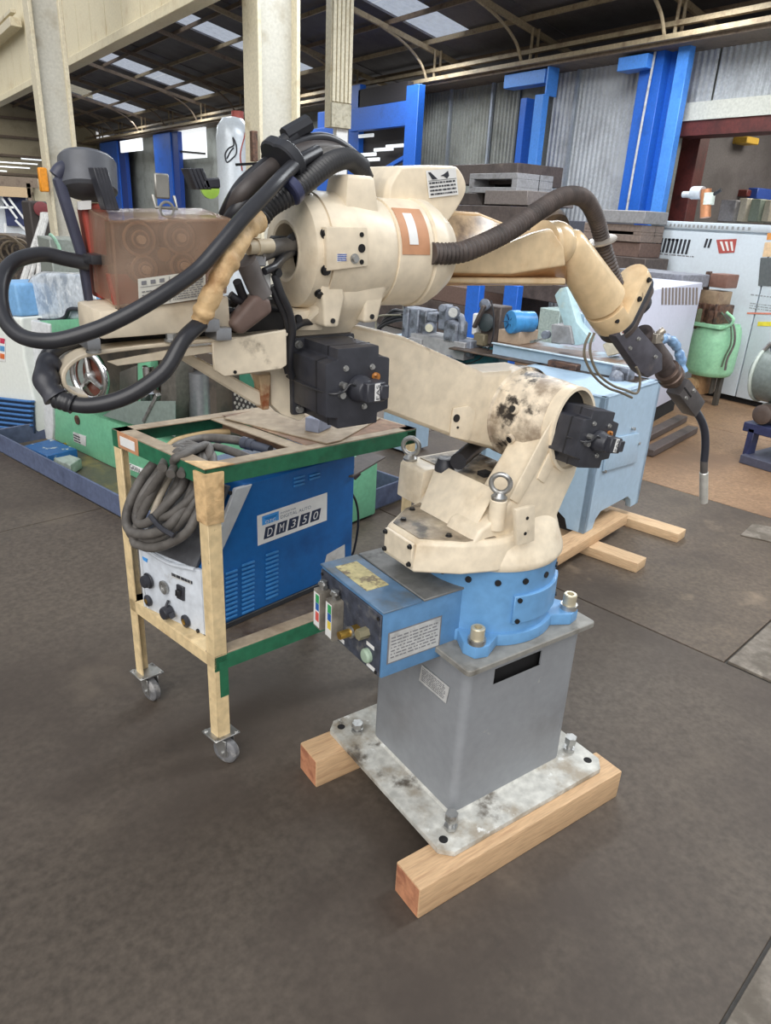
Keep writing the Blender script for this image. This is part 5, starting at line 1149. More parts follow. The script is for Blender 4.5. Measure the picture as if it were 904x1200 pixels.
MB().obox(KB(CW*.70, .05, ZT), c1*(CW*.29), c2*1.15, Z*(zb_-ZT)).build('bed_dark_block', mat('under_bed_dark', (78, 66, 58), .55, spots=[((116, 92, 74), 8, .5, .68), ((52, 46, 44), 14, .5, .66)], grain=.15), mach, .004, 1)  # dark brown block added as a dark strip below the beam
# column box and pale upright guard
gd = [(650, 346), (656, 338), (664, 336), (676, 378), (691, 396), (689, 402), (676, 405), (668, 404)]
MB().prism([BP(x, y, .02) for x, y in gd], c1*.07).build('upright_guard', mat('guard_pale', (170, 198, 204), .45, spots=[((196, 200, 180), 6, .55, .7)], grain=.05), mach, .006, 2)
MB().prism([BP(x, y, .12) for x, y in ((672, 366), (686, 368), (686, 398), (676, 392))], c1*.06).build('guard_wing', PALEB, mach, .004, 1)
MB().prism([BP(x, y, .0) for x, y in ((646, 380), (668, 382), (672, 404), (646, 402))], c1*.14).build('fence_box', GREYST, mach, .004, 1)
MB().prism([BP(x, y, .15) for x, y in ((706, 404), (726, 392), (726, 414), (712, 418))], c1*.1).build('fence_box', mat('pale_buff', (196, 190, 172), .5), mach, .004, 1)
MB().bar(BP(622, 401, .0), BP(640, 396, .0), .02, .012).build('silver_rod', STEEL, mach, .002, 1)
p = BP(642, 392, .02); MB().cyl(p, p-c1*.03, .022, n=14).build('rod_clamp', PUMPG, mach)
# blue electric motor
m0 = BP(600, 377, .05)
mo = thing('electric_motor', 'small bright blue electric motor with round fan cover on the machine bed', 'motor', V((m0.x, m0.y, zt)))
MB().lathe(m0-c1*.02, c2*-.35+c1*.8, [(0, .05), (.003, .062), (.05, .064), (.055, .058), (.15, .056), (.152, .03)], 28).build('motor_body', mat('motor_blue', (64, 138, 196), .4, spots=[((48, 106, 156), 9, .5, .7)]), mo)
fc = m0-c1*.022
for k in range(6):
    a = k*pi/3; dd = (c2*cos(a)+Z*sin(a)); MB().bar(fc+dd*.012, fc+dd*.045, .007, .004).build('fan_slot', mat('slot_navy', (26, 60, 96), .6), mo)
MB().obox(V((m0.x, m0.y, zt-.0))-c2*.06, c2*.14, c1*.2, Z*(m0.z-.05-zt)).build('motor_foot', mat('foot_tan', (160, 140, 120), .6), mo, .003, 1)
# hydraulic pump group
PG = thing('pump_unit', 'grey pump unit with pulley, gauges and black hoses behind the lower arm', 'pump', V((BP(510, 420, .1).x, BP(510, 420, .1).y, zt-.06)))
def pgb(x0_, x1_, y0_, y1_, o, dep, name, m, bev=.006):
    a, c = BP(x0_, y1_, o), BP(x1_, y0_, o); return MB().obox(a, V((c.x-a.x, c.y-a.y, 0)), c1*dep, Z*(c.z-a.z)).build(name, m, PG, bev, 1)
pgb(470, 500, 364, 398, .05, .12, 'valve_block', PUMPG); pgb(473, 479, 362, 402, .03, .02, 'tie_plate', PUMPG); pgb(486, 491, 362, 404, .03, .02, 'tie_plate', PUMPG)
pgb(518, 536, 378, 402, .0, .12, 'pump_body', PUMPG, .012); pgb(512, 524, 358, 386, .03, .08, 'pump_head', PUMPG, .01); pgb(480, 545, 402, 410, .0, .2, 'pump_plate', mat('plate_grey', (150, 150, 152), .5), .003)
pgb(536, 552, 400, 416, .02, .1, 'bracket', PUMPG, .004); pgb(478, 494, 398, 412, -.02, .05, 'bracket', mat('plate_grey', (150, 150, 152), .5), .004)
pgb(500, 512, 368, 376, .02, .1, 'pipe_block', PUMPG)
p = BP(538, 386, .08); MB().torus(p, c1*.8-c2*.6, .075, .022, 28, 8).build('pulley', PUMPG, PG)
MB().lathe(p, c1*.8-c2*.6, [(-.01, .07), (.01, .07)], 24).build('pulley_web', mat('pulley_dark', (72, 74, 82), .5), PG)
for x, y, r, m in ((532, 366, .034, LABELG), (504, 384, .03, mat('dial_cream', (200, 196, 176), .5)), (519, 361, .022, PUMPG)):
    p = BP(x, y, -.02); g = MB().lathe(p, -c1*.8-c2*.3, [(-.03, r*.9), (0, r), (.012, r), (.014, r*.85)], 22).build('pressure_gauge', PUMPG, PG)
    MB().lathe(p+(-c1*.8-c2*.3).normalized()*.0145, -c1*.8-c2*.3, [(0, r*.8), (.001, r*.8)], 20).build('dial', m, g)
MB().lathe(BP(526, 428, .0), Z, [(-.02, .05), (.02, .05), (.04, .04), (.06, .015)], 22).build('filter_bowl', PUMPG, PG)
for k in range(4):
    MB().tube([BP(430+4*k, 402-3*k, .1), BP(446+2*k, 384-4*k, .08), BP(462, 376-4*k, .06), BP(474, 374-3*k, .08)], .011, 8).build('pump_hose', RUBBER, PG)
MB().tube([BP(x, y, .05) for x, y in ((441, 392), (441, 376), (446, 370), (470, 369))], .006, 8).build('copper_pipe', mat('pipe_buff', (150, 146, 130), .4, .4), PG)
b_ = BP(473, 358, .05); MB().lathe(b_, Z, [(-.03, .005), (0, .005), (0, .02), (.008, .02)], 14).build('hand_screw', STEEL, PG)
# teal cylinder under the pump, dark valve on its stand
a, c = BP(500, 426, .18), BP(590, 420, .18)
tc = MB().lathe(a, c-a, [(0, .04), (.02, .075), ((c-a).length-.02, .075), ((c-a).length, .05)], 26).build('teal_cylinder', TEAL); tag(tc, 'teal cylinder lying under the grey pump unit', 'cylinder')
vt = thing('gear_drive', 'dark gear drive with pulley and wire loop beside the blue motor', 'machine part', V((BP(572, 400, .1).x, BP(572, 400, .1).y, zt)))
def vb(x0_, x1_, y0_, y1_, o, dep, name, m):
    a, c = BP(x0_, y1_, o), BP(x1_, y0_, o); return MB().obox(a, V((c.x-a.x, c.y-a.y, 0)), c1*dep, Z*(c.z-a.z)).build(name, m, vt, .006, 1)
vb(562, 588, 360, 402, .12, .12, 'gear_case', DARKST); vb(552, 561, 368, 392, .1, .05, 'scale_plate', LABEL); vb(554, 568, 392, 404, .08, .1, 'junction_box', mat('box_khaki', (112, 104, 84), .6))
p = BP(570, 357, .1); MB().lathe(p, -c1, [(0, .03), (.02, .034), (.024, .02)], 18).build('pulley', PUMPG, vt)
p = BP(571, 378, .1); MB().lathe(p, -c1, [(0, .05), (.02, .05), (.03, .03)], 20).build('bearing_cap', mat('cap_teal', (54, 62, 66), .5), vt)
MB().bar(BP(556, 384, .05), BP(568, 358, .05), .03, .02).build('belt_guard', DARKST, vt, .004, 1)
MB().tube([BP(x, y, .06) for x, y in ((576, 352), (579, 372), (577, 398), (566, 418), (548, 426), (534, 424))], .004, 8).build('wire_loop', RUBBER, vt)
# pallet: two cross boards and two runners
pal = thing('wooden_pallet', 'rough pine pallet under the pale blue machine', 'pallet', KB(CW/2, CD/2, 0), radians(13))
for v_ in (.0, .42):
    MB().obox(KB(-.3, v_-.04, .048), c1*(CW+.42 if v_ else CW+.1), c2*.1, Z*.052).build('plank', WOOD, pal, .006, 2)
for u_ in (.0, CW-.12):
    MB().obox(KB(u_, -.28, 0), c1*.1, c2*1.2, Z*.047).build('plank', WOODY, pal, .005, 2)

# ---- white compressor cabinets
XW = 5.3
yl, yr = P(763, 262, 0, XW).y, -1.4
zt_ = HZ(765, 258, (XW, yl))
cab = thing('white_compressor_cabinet', 'large white compressor cabinet with blurred black lettering near the maroon opening', 'compressor', (XW+.6, (yl+yr)/2, 0))
ys_ = P(877, 272, 0, XW).y; ysm = P(877, 400, 0, XW).y
zs = P(800, 269, 0, XW).z; zb2 = P(850, 462, 0, XW).z
for a, c in ((yl, ysm), (ysm, yr)):
    MB().box(XW, XW+.03, a-.006, c+.006, zb2, zs-.012).build('door_panel', MACHW, cab, .008, 2)
MB().box(XW+.03, XW+1.2, yl, yr, .12, zs+.02).build('cabinet_body', MACHW, cab, .004, 1)
MB().box(XW-.0, XW+1.2, yl, yr, zs+.004, zt_).build('top_panel', MACHW, cab, .02, 2)
MB().box(XW+.05, XW+1.1, yl-.03, yr+.03, .0, .14).build('plinth', VOID_DARK, cab)
def wl_(x, y): return P(x, y, 0, XW-.001)
b = MB(); p = wl_(785, 264); dashes(b, V((XW-.001, wl_(785, 266).y, wl_(785, 266).z)), -Y, Z, abs(wl_(785, 266).y-wl_(884, 262).y), .035, 1, .7, 3, .03); b.build('top_lettering', mat('faded_lettering', (150, 154, 156), .5), cab)
def slant(x0_, x1_, y0_, y1_, n_, m, name):
    b = MB(); a, c = wl_(x0_, y1_), wl_(x1_, y0_); w_ = abs(a.y-c.y)/n_; rnd = random.Random(n_)
    for k in range(n_):
        o = V((XW-.001, a.y-k*w_, a.z)); hh = c.z-a.z; b.prism([o, o-Y*w_*.55, o-Y*(w_*.8)+Z*hh, o-Y*(w_*.25)+Z*hh], -X*.002)
        if rnd.random() < .6: b.obox(o+Z*hh*rnd.choice((.0, .45, .85)), -Y*w_*.8, Z*hh*.14, -X*.002)
    return b.build(name, m, cab)
slant(767, 811, 281, 295, 9, INK, 'lettering'); slant(825, 836, 280, 290, 2, INK, 'lettering')
b = MB(); dashes(b, V((XW-.001, wl_(767, 298).y, wl_(767, 298).z)), -Y, Z, abs(wl_(767, 298).y-wl_(815, 298).y), .015, 1, .6, 5); b.build('small_lettering', INKG, cab)
q = MB().prism([wl_(840, 281), wl_(864, 280), wl_(861, 296), wl_(843, 297)], -X*.002).build('red_emblem', mat('emblem_red', (176, 84, 78), .5), cab)
b = MB()
for k in range(3): b.prism([wl_(844+6*k, 283), wl_(847+6*k, 283), wl_(850+5*k, 294), wl_(848+5*k, 294)], -X*.003)
b.build('emblem_letters', LABEL, q)
q = MB().prism([wl_(892, 302), wl_(930, 302), wl_(930, 336), wl_(889, 335)], -X*.003).build('control_screen', mat('screen_grey', (98, 104, 106), .35), cab)
MB().prism([wl_(897, 284), wl_(930, 283), wl_(930, 300), wl_(894, 301)], -X*.002).build('warm_plate', mat('warm_plate', (226, 196, 158), .5), cab)
MB().prism([wl_(900, 273), wl_(908, 273), wl_(908, 281), wl_(899, 281)], -X*.002).build('orange_mark', mat('mark_orange', (222, 150, 80), .5), cab)
b = MB(); dashes(b, wl_(880, 346), -Y, Z, .32, .012, 1, .8, 6); dashes(b, wl_(878, 362), -Y, Z, .32, .06, 3, .4, 7); b.build('notice_text', mat('notice_grey', (150, 154, 158), .5), cab)
MB().prism([wl_(876, 366), wl_(930, 367), wl_(930, 369), wl_(876, 368)], -X*.002).build('red_line', mat('line_red', (214, 130, 110), .5), cab)
MB().prism([wl_(889, 377), wl_(930, 377), wl_(930, 383), wl_(888, 382)], -X*.002).build('yellow_label', YELLOW, cab)
# lower white dryer in front of it
d1, d2 = dirv(18), dirv(108)
D0 = P(763, 498, 2, 0); D0 = V((D0.x, D0.y, 0))
dry = thing('white_dryer', 'smaller lavender-white dryer box with a striped sticker behind the robot wrist', 'dryer', D0+d1*.55+d2*.3, radians(18))
zd = HZ(763, 333, D0)
def DB(u, v, z): return D0+d1*u+d2*v+Z*z
dpl = DB(0, -.001, 0)
def DP(x, y): return PN(x, y, dpl, d2)
u0_, u1_ = (DP(736, 420)-D0).dot(d1), (DP(806, 420)-D0).dot(d1)
MB().obox(DB(u0_, 0, .13), d1*(u1_-u0_), d2*.5, Z*(zd-.13)).build('dryer_body', MACHL, dry, .01, 2)
MB().obox(DB(u0_+.02, .02, .0), d1*(u1_-u0_-.04), d2*.45, Z*.14).build('plinth', VOID_DARK, dry)
b = MB()
for k in range(11): b.prism([DP(776+4.0*k, 337), DP(778+4.0*k, 337), DP(777.5+4.0*k, 357), DP(775.5+4.0*k, 357)], -d2*.003)
b.build('striped_sticker', mat('sticker_taupe', (130, 118, 112), .5), dry)
# steel skid rails on the floor by the dryer
for k, (x0_, y0_, x1_, y1_) in enumerate(((757, 512, 800, 490), (760, 530, 812, 503))):
    t = MB().bar(P(x0_, y0_, 2, .03), P(x1_, y1_, 2, .03), .08, .05).build('steel_rail', DARKST, None, .004, 1)
    tag(t, ('dark steel rail lying against the white dryer plinth', 'dark steel rail lying farther out on the rusty floor plate')[k], 'rail')
# mint green compressor
g0 = P(829, 474, 2, 0); GX, GY = g0.x-.1, g0.y
gc = thing('green_compressor', 'mint green upright tank compressor with brown pump head', 'compressor', (GX, GY, 0))
def gp_(x, y): return P(x, y, 0, GX)
zlo, zhi = gp_(830, 441).z, gp_(835, 380).z; rt = abs(gp_(805, 410).y-gp_(855, 410).y)/2; gy = (gp_(805, 410).y+gp_(855, 410).y)/2
MB().lathe((GX+.1, gy, zlo), Z, [(0, rt*.82), (.01, rt*.9), (.05, rt*.99), (.3, rt*1.02), (zhi-zlo-.05, rt*.98), (zhi-zlo-.01, rt*.9), (zhi-zlo, rt*.6)], 40).build('tank', TANKG, gc)
MB().box(GX-.12, GX+.2, gy-.14, gy+.2, zhi-.02, zhi+.012).build('mount_plate', TANKG, gc, .004, 1)
def gb(x0_, x1_, y0_, y1_, dx, dep, name, m, bev=.012):
    a, c = gp_(x0_, y1_), gp_(x1_, y0_); return MB().box(GX+dx, GX+dx+dep, a.y, c.y, a.z, c.z).build(name, m, gc, bev, 2)
gb(813, 850, 358, 384, -.06, .22, 'crankcase', BROWN); gb(818, 832, 362, 382, -.1, .1, 'cylinder_head', mat('head_olive', (112, 120, 96), .5)); gb(834, 848, 364, 380, -.1, .1, 'drive_motor', BROWN)
gb(815, 846, 342, 360, -.02, .2, 'belt_cover', mat('cover_taupe', (148, 128, 104), .55, spots=[((112, 90, 72), 6, .45, .7)])); gb(822, 830, 318, 344, .0, .08, 'intake_filter', BROWN); gb(830, 854, 322, 336, .0, .18, 'silencer', mat('silencer_brown', (122, 90, 78), .5))
for k in range(5): gb(815+7*k, 819+7*k, 356, 382, -.1, .03, 'cooling_fin', BROWN, .003)
MB().tube([P(x, y, 0, GX-.05) for x, y in ((840, 388), (855, 382), (860, 374), (852, 366))], .012, 8).build('pipe', TANKG, gc)
MB().tube([P(x, y, 0, GX-.03) for x, y in ((850, 368), (860, 382), (861, 402), (853, 420), (850, 434))], .010, 8).build('hose', RUBBER2, gc)
MB().tube([P(x, y, 0, GX-.03) for x, y in ((846, 366), (856, 380), (857, 402), (850, 418), (846, 430))], .008, 8).build('hose', mat('hose_green', (86, 104, 84), .5), gc)
gb(806, 824, 440, 460, .0, .25, 'wheel_axle', mat('axle_tan', (150, 118, 84), .6)); gb(826, 834, 438, 462, .05, .06, 'drain_leg', mat('skirt_dark', (70, 66, 60), .6))
p = gp_(813, 450); MB().cyl(p-X*.06, p+X*.0, .06, n=18).build('wheel', mat('wheel_buff', (170, 140, 104), .5), gc)
for dy_ in (-.1, .1): MB().box(GX+.12, GX+.17, gy+dy_-.02, gy+dy_+.02, 0, zlo+.03).build('foot', mat('skirt_dark', (70, 66, 60), .6), gc, .004, 1)
# grey green compressor on a navy frame
h0 = P(884, 545, 2, 0); HX = h0.x
hc = thing('grey_compressor', 'dull grey-green tank compressor on a navy frame', 'compressor', (HX+.1, P(900, 500, 0, HX).y, 0))
def hp(x, y): return P(x, y, 0, HX)
p, rt = hp(910, 446), abs(hp(876, 446).z-hp(876, 480).z)
MB().lathe(V((HX+.2, hp(864, 446).y, p.z)), -Y, [(0, .02), (.02, rt*.6), (.05, rt*.85), (.10, rt), (.7, rt), (.8, .02)], 30).build('tank', TANKD, hc)
MB().torus(V((HX+.2, hp(879, 440).y, p.z)), Y, rt*1.0, .012, 30, 6).build('weld_rib', mat('rib_pale', (176, 186, 178), .5), hc)
MB().box(HX+.1, HX+.3, hp(890, 420).y, hp(930, 420).y, hp(900, 428).z, hp(900, 398).z).build('valve_head', PUMPG, hc, .01, 1)
MB().tube([P(x, y, 0, HX+.1) for x, y in ((895, 420), (892, 415), (898, 408), (904, 402))], .014, 8).build('valve_pipe', STEEL, hc)
MB().box(HX, HX+.5, hp(871, 500).y, hp(935, 500).y, hp(872, 505).z, hp(872, 494).z).build('frame', NAVY, hc, .004, 1)
MB().box(HX, HX+.08, hp(878, 500).y, hp(886, 500).y, .05, hp(872, 500).z).build('frame_leg', NAVY, hc, .004, 1)
MB().box(HX-.05, HX+.5, hp(876, 520).y, hp(940, 520).y, 0, .06).build('frame_foot', mat('foot_slate', (72, 74, 90), .5), hc, .004, 1)
p = hp(893, 486); MB().lathe(p+X*.06, -X, [(0, .065), (.06, .065), (.07, .045), (.07, .02)], 24).build('motor', mat('motor_umber', (82, 70, 64), .5), hc)
MB().box(HX+.06, HX+.4, hp(884, 486).y, hp(940, 486).y, hp(890, 496).z, hp(890, 474).z).build('motor_case', mat('case_grey', (120, 118, 112), .5), hc, .01, 1)

# ---- stacked steel boxes and slabs before the corrugated wall
def slab(x0_, x1_, y0_, y1_, xp, dep, m, lab, hollow=False, nm='steel_slab', gnd=False):
    if not hollow:
        o = pbox(nm, m, x0_, x1_, y0_, y1_, xp, dep, None, .006, 0, gnd); tag(o, lab, 'steel slab', 'steel stacked before the corrugated wall'); return o
    ym_ = (y0_+y1_)/2; ya, yb_, za, zb_ = P(x0_, ym_, 0, xp).y, P(x1_, ym_, 0, xp).y, P((x0_+x1_)/2, y1_, 0, xp).z, P((x0_+x1_)/2, y0_, 0, xp).z
    t = thing('steel_box', lab, 'steel box', (xp+dep/2, (ya+yb_)/2, za), 0, 'steel stacked before the corrugated wall'); w_ = .09
    for nme, bb in (('lower_plate', (ya, yb_, za, za+w_*.7)), ('upper_plate', (ya, yb_, zb_-w_*.7, zb_)), ('end_plate', (ya, ya-w_, za+w_*.7, zb_-w_*.7)), ('end_plate', (yb_+w_, yb_, za+w_*.7, zb_-w_*.7))):
        MB().box(xp, xp+dep, *bb).build(nme, m, t, .004, 1)
    MB().box(xp+dep*.6, xp+dep*.62, ya, yb_, za, zb_).build('hollow_shade', VOID_DARK, t)  # dark sheet painted for the shade inside the box
    return t
slab(528, 606, 192, 216, 5.6, .8, DARKST, 'broad dark steel slab topmost of the stack behind the arm dome')
slab(550, 606, 203, 226, 5.35, .6, GREYST, 'hollow grey steel box in the stack behind the arm dome', True)
slab(536, 566, 226, 240, 5.5, .5, DARKST, 'dark block beside the hollow box behind the arm dome')
slab(568, 618, 223, 240, 5.3, .8, mat('slab_greybrown', (112, 104, 100), .6, grain=.1), 'grey brown slab below the hollow steel box')
slab(530, 622, 241, 262, 5.3, .5, DARKST, 'dark bottom slab of the stack above the saddle', False, 'steel_slab', True)
slab(688, 756, 246, 261, 4.9, .36, GREYST, 'pale grey slab topmost beside the white cabinet')
slab(684, 752, 262, 282, 4.93, .34, mat('box_taupe', (126, 112, 104), .6, grain=.1), 'hollow taupe steel box under the pale grey slab', True)
slab(700, 750, 283, 300, 4.95, .33, mat('slab_brown', (104, 84, 76), .6, grain=.1), 'brown slab under the hollow taupe box')
slab(712, 756, 301, 320, 4.9, .36, DARKST, 'dark slab resting under the brown slab by the white cabinet', False, 'steel_slab', True)
slab(624, 700, 258, 285, 5.36, .6, mat('slab_dark_blue', (72, 74, 84), .6, grain=.1), 'dark slate slab behind the wrist joint')
slab(622, 708, 286, 322, 5.35, .7, mat('slab_brown', (104, 84, 76), .6), 'wide brown slab behind the forearm end')
slab(722, 800, 318, 333, 4.45, .4, mat('slab_slate', (122, 124, 132), .55, grain=.12), 'slate grey slab by the wrist housing and cabinet door')
slab(564, 700, 331, 352, 4.75, .7, DARKST, 'long dark slab below the forearm')
slab(440, 562, 330, 350, 4.9, .8, mat('slab_brown', (104, 84, 76), .6), 'long brown slab beyond the barrel and below the forearm')
slab(440, 600, 354, 420, 4.9, .38, DARKST, 'lowest dark slab lying on the floor behind the machine bed', False, 'steel_slab', True)
slab(632, 656, 362, 380, 4.4, .25, mat('crate_pale', (150, 168, 166), .6, grain=.1), 'pale crate before the dark slabs beside the pale guard', False, 'pale_crate', True)
# blue stand posts among the slabs
for k, (x0_, x1_, y0_, y1_) in enumerate(((546, 561, 330, 372), (590, 606, 334, 366))):
    o = pbox('steel_post', COLB, x0_, x1_, y0_, y1_, 4.4, .08, None, .003, 0, True); tag(o, ('blue steel post showing under the forearm near the pump', 'blue steel post showing above the small blue motor')[k], 'post')
# ---- blue racking at the wall opening, with daylight slots
rk = thing('blue_rack', 'blue steel rack frame with bright slots beyond the hose bundle', 'rack', (6.3, 11.5, 0))
def rkb(x0_, x1_, y0_, y1_, xp, m, name, dep=.12): return pbox(name, m, x0_, x1_, y0_, y1_, xp, dep, rk, .004, 0, name == 'upright')
rkb(410, 488, 122, 150, 6.2, COLB, 'beam'); rkb(474, 488, 100, 215, 6.1, COLB, 'upright'); rkb(355, 398, 150, 172, 6.4, COLB, 'beam'); rkb(372, 396, 130, 230, 6.45, COLB, 'upright'); rkb(408, 420, 100, 260, 6.4, COLB, 'upright')
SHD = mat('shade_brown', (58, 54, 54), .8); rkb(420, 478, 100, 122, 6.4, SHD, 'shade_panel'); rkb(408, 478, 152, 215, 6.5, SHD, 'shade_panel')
for k, (x0_, x1_, y0_) in enumerate(((420, 437, 157), (452, 472, 169), (438, 460, 173), (422, 440, 179), (424, 444, 185), (470, 476, 123))):
    rkb(x0_, x1_, y0_, y0_+4, 6.35, mat('daylit_slot', (236, 240, 240), .5), 'daylight_slot', .03)  # glowing strips stand for daylight through the rack gaps
MB().bar(P(440, 205, 0, 6.3), P(474, 185, 0, 6.3), .06, .06).build('brace', COLB, rk, .003, 1)
rkb(430, 500, 212, 222, 5.9, mat('beam_orange', (170, 120, 70), .6), 'cross_bar')
# ---- white tank with a drop mark
tk0 = P(270, 300, 1, 7.6)
tk = thing('white_tank', 'silver white upright tank with a black drop mark behind the beige column', 'tank', (tk0.x, 7.6, 0))
xa, xb = P(250, 190, 1, 7.75).x, P(299, 190, 1, 7.45).x; tr = (xb-xa)/2; tx = (xa+xb)/2; tz = P(268, 136, 1, 7.6).z
MB().lathe((tx, 7.6, .3), Z, [(0, tr*.6), (.08, tr), (tz-.3-.22, tr), (tz-.3-.1, tr*.9), (tz-.3-.02, tr*.6), (tz-.3, .03)], 48).build('tank_shell', TANKW, tk)
MB().cyl((tx, 7.6, 0), (tx, 7.6, .32), tr*.8, n=24).build('tank_skirt', GREYST, tk)
MB().cyl((tx+.06, 7.6, tz-.03), (tx+.06, 7.6, tz+.06), .07, n=16).build('tank_cap', mat('cap_red', (170, 84, 76), .5), tk)
def onshell(x, y):
    d = _R*((x-452)/FPX) - _U*((y-600)/FPX) + _f; o = V((CAM.x-tx, CAM.y-7.6)); e = V((d.x, d.y))
    A_, B_, C_ = e.dot(e), o.dot(e), o.dot(o)-(tr+.004)**2; return CAM+d*((-B_-max(0, B_*B_-A_*C_)**.5)/A_)
dm = [onshell(x, y) for x, y in ((273, 161), (277, 170), (277, 180), (272, 186), (266, 190), (264, 181), (268, 174), (274, 170))]
MB().tube(dm, .008, 6, 6, closed=True).build('drop_mark', INK, tk)
MB().tube([onshell(x, y) for x, y in ((266, 186), (270, 178), (274, 173))], .008, 6).build('drop_mark', INK, tk)
MB().tube([onshell(x, y) for x, y in ((288, 155), (282, 180), (284, 200))], .008, 6).build('red_stripe', mat('cap_red', (170, 84, 76), .5), tk)

# ---- green machine in its oil tray
t0, t1 = dirv(14), dirv(104)
T0 = P(127, 600, 2, 0); T0 = V((T0.x, T0.y, 0)); th_ = HZ(127, 573, T0)
tray = thing('oil_tray', 'dusty blue steel drip tray on the floor under the green machine', 'tray', T0+t0*.7+t1*.3)
def TB(u, v, z): return T0+t0*u+t1*v+Z*z
ta, tb_2 = -.9, 1.35; td = 1.25
MB().obox(TB(0, ta, 0), t0*td, t1*(tb_2-ta), Z*.012).build('tray_floor', mat('tray_oily', (96, 88, 76), .4, spots=[((140, 124, 80), 5, .5, .7)]), tray)
for o, d, w_ in ((TB(0, ta, 0), t1*(tb_2-ta), t0*.012), (TB(td-.012, ta, 0), t1*(tb_2-ta), t0*.012), (TB(0, ta, 0), t0*td, t1*.012), (TB(0, tb_2-.012, 0), t0*td, t1*.012)):
    MB().obox(o, d, w_, Z*th_).build('tray_wall', TRAYB, tray, .003, 1)
# boxes in the tray
G0u = .34
def TZ(x, y, z): return PN(x, y, (0, 0, z), Z)
b1_ = [TZ(x, y, .10) for x, y in ((24, 531), (52, 543), (89, 535), (58, 522))]
b1_ = [p+t0*.07+t1*.12 for p in b1_]
bk = MB().prism([p-Z*.075 for p in b1_], Z*.075).build('parts_box', BOOKB, None, .004, 1); tag(bk, 'flat blue box lying in the drip tray', 'box')
b2_ = [TZ(x, y, .075) for x, y in ((56, 543), (80, 553), (94, 545), (74, 538))]
b2_ = [p+t0*.06+t1*.10 for p in b2_]
bk = MB().prism([p-Z*.06 for p in b2_], Z*.06).build('parts_box', mat('box_pale', (176, 186, 176), .5, spots=[((128, 136, 128), 12, .5, .7)]), None, .004, 1); tag(bk, 'small pale green box beside the flat blue box', 'box')
gm = thing('green_machine', 'green machine with chrome handwheel standing in the drip tray', 'machine', TB(G0u+.35, 0, .012))
gpl = TB(G0u, 0, 0)
def GP(x, y, o=0.0): return PN(x, y, gpl+t0*o, t0)
def gpr(pts_, o, dep, name, m, bev=.006): return MB().prism([GP(x, y, o) for x, y in pts_], t0*dep).build(name, m, gm, bev, 2)
vL = (GP(62, 500)-gpl).dot(t1)
zB = HZ(62, 478, GP(62, 515))
MB().obox(TB(G0u, -.95, .014), t1*(vL+.95), t0*.62, Z*(GP(90, 478).z-.014)).build('machine_base', GREENM, gm, .012, 2)
gpr(((120, 487), (205, 512), (205, 470), (150, 470)), -.006, .006, 'grey_panel', mat('panel_greygreen', (120, 132, 126), .45), .002)
MB().obox(TB(G0u+.2, -.2, GP(90, 478).z), t1*(vL+.15), t0*.35, Z*(GP(90, 388).z-GP(90, 478).z)).build('machine_recess', mat('recess_dark', (84, 74, 66), .6, spots=[((60, 56, 52), 9, .45, .65)]), gm)
gpr(((40, 376), (135, 372), (140, 390), (112, 396), (44, 392)), .0, .6, 'machine_top', GREENM)
gpr(((195, 470), (195, 430), (290, 430), (330, 450), (330, 500), (195, 500)), .35, .4, 'machine_frame', mat('frame_deepgreen', (58, 112, 92), .45, spots=[((42, 84, 70), 5, .5, .7)]))
p = GP(91, 492, -.001); MB().cyl(p, p-t0*.006, .028, n=20).build('round_badge', BROWN, gm)
q = gpr(((86, 506), (101, 511), (101, 523), (87, 517)), -.001, -.003, 'maker_plate', LABELG, .001)
b = MB(); dashes(b, GP(87, 517, -.004), -t1, Z, .08, .05, 3, .5, 9, .3); b.build('print', INK, q)
q = gpr(((148, 541), (168, 549), (168, 556), (148, 548)), -.002, -.003, 'name_strip', LABEL, .001)
text('OGAWA', 'lettering', INK, q, GP(149, 547, -.006), -t1-Z*.05, Z, .03, .14, .0006)
p = GP(77, 521, -.001); MB().cyl(p, p-t0*.01, .014, n=12).build('drain_screw', BRASS, gm)
# handwheel
hw = GP(105, 441, -.06); hr = abs(GP(105, 415, -.06).z-GP(105, 467, -.06).z)/2
nw = (t0*.94+t1*.2).normalized()
wh = MB().torus(hw, nw, hr, .022, 40, 10).build('handwheel_rim', CHROME, gm)
for k in range(3):
    a = radians(80+120*k); dd = (t1*cos(a)+Z*sin(a)); MB().tube([hw, hw+dd*hr*.5, hw+dd*hr], lambda t: .018-.006*t, 8, 2).build('handwheel_spoke', STEEL, wh)
MB().lathe(hw+t0*.03, -t0, [(0, .03), (.03, .032), (.05, .02)], 16).build('handwheel_hub', STEEL, wh)
MB().lathe(hw+t0*.02, t0, [(0, hr*.86), (.015, hr*.86), (.02, hr*.3)], 28).build('graduated_dish', BROWNW, gm)
# spindle column, belt and posts seen above the cart
p = GP(176, 462, .1)
MB().lathe(V((p.x, p.y, GP(176, 500, .1).z)), Z, [(0, .05), (.05, .05), (.06, .035), (.12, .035), (.13, .055), (.2, .055), (.22, .03), (.34, .03)], 22).build('spindle', CHROME, gm)
gpr(((161, 425), (176, 420), (178, 500), (162, 500)), .14, .05, 'slide_post', GREENM)
gpr(((188, 440), (204, 416), (207, 470), (200, 500), (186, 500)), .05, .12, 'apron', mat('apron_dark', (88, 84, 78), .6, grain=.12), .02)
gpr(((140, 436), (160, 428), (160, 448), (140, 460)), .16, .06, 'ribbed_bellows', mat('bellows', (110, 106, 100), .5))
MB().bar(GP(170, 494, .0), GP(186, 462, .0), .03, .02).build('lever', STEEL, gm, .003, 1)
p = GP(237, 470, .2); MB().cyl(V((p.x, p.y, GP(237, 500, .2).z)), V((p.x, p.y, GP(237, 436, .2).z)), .07, n=24).build('steel_column', mat('column_steel', (150, 152, 156), .3, .7), gm)
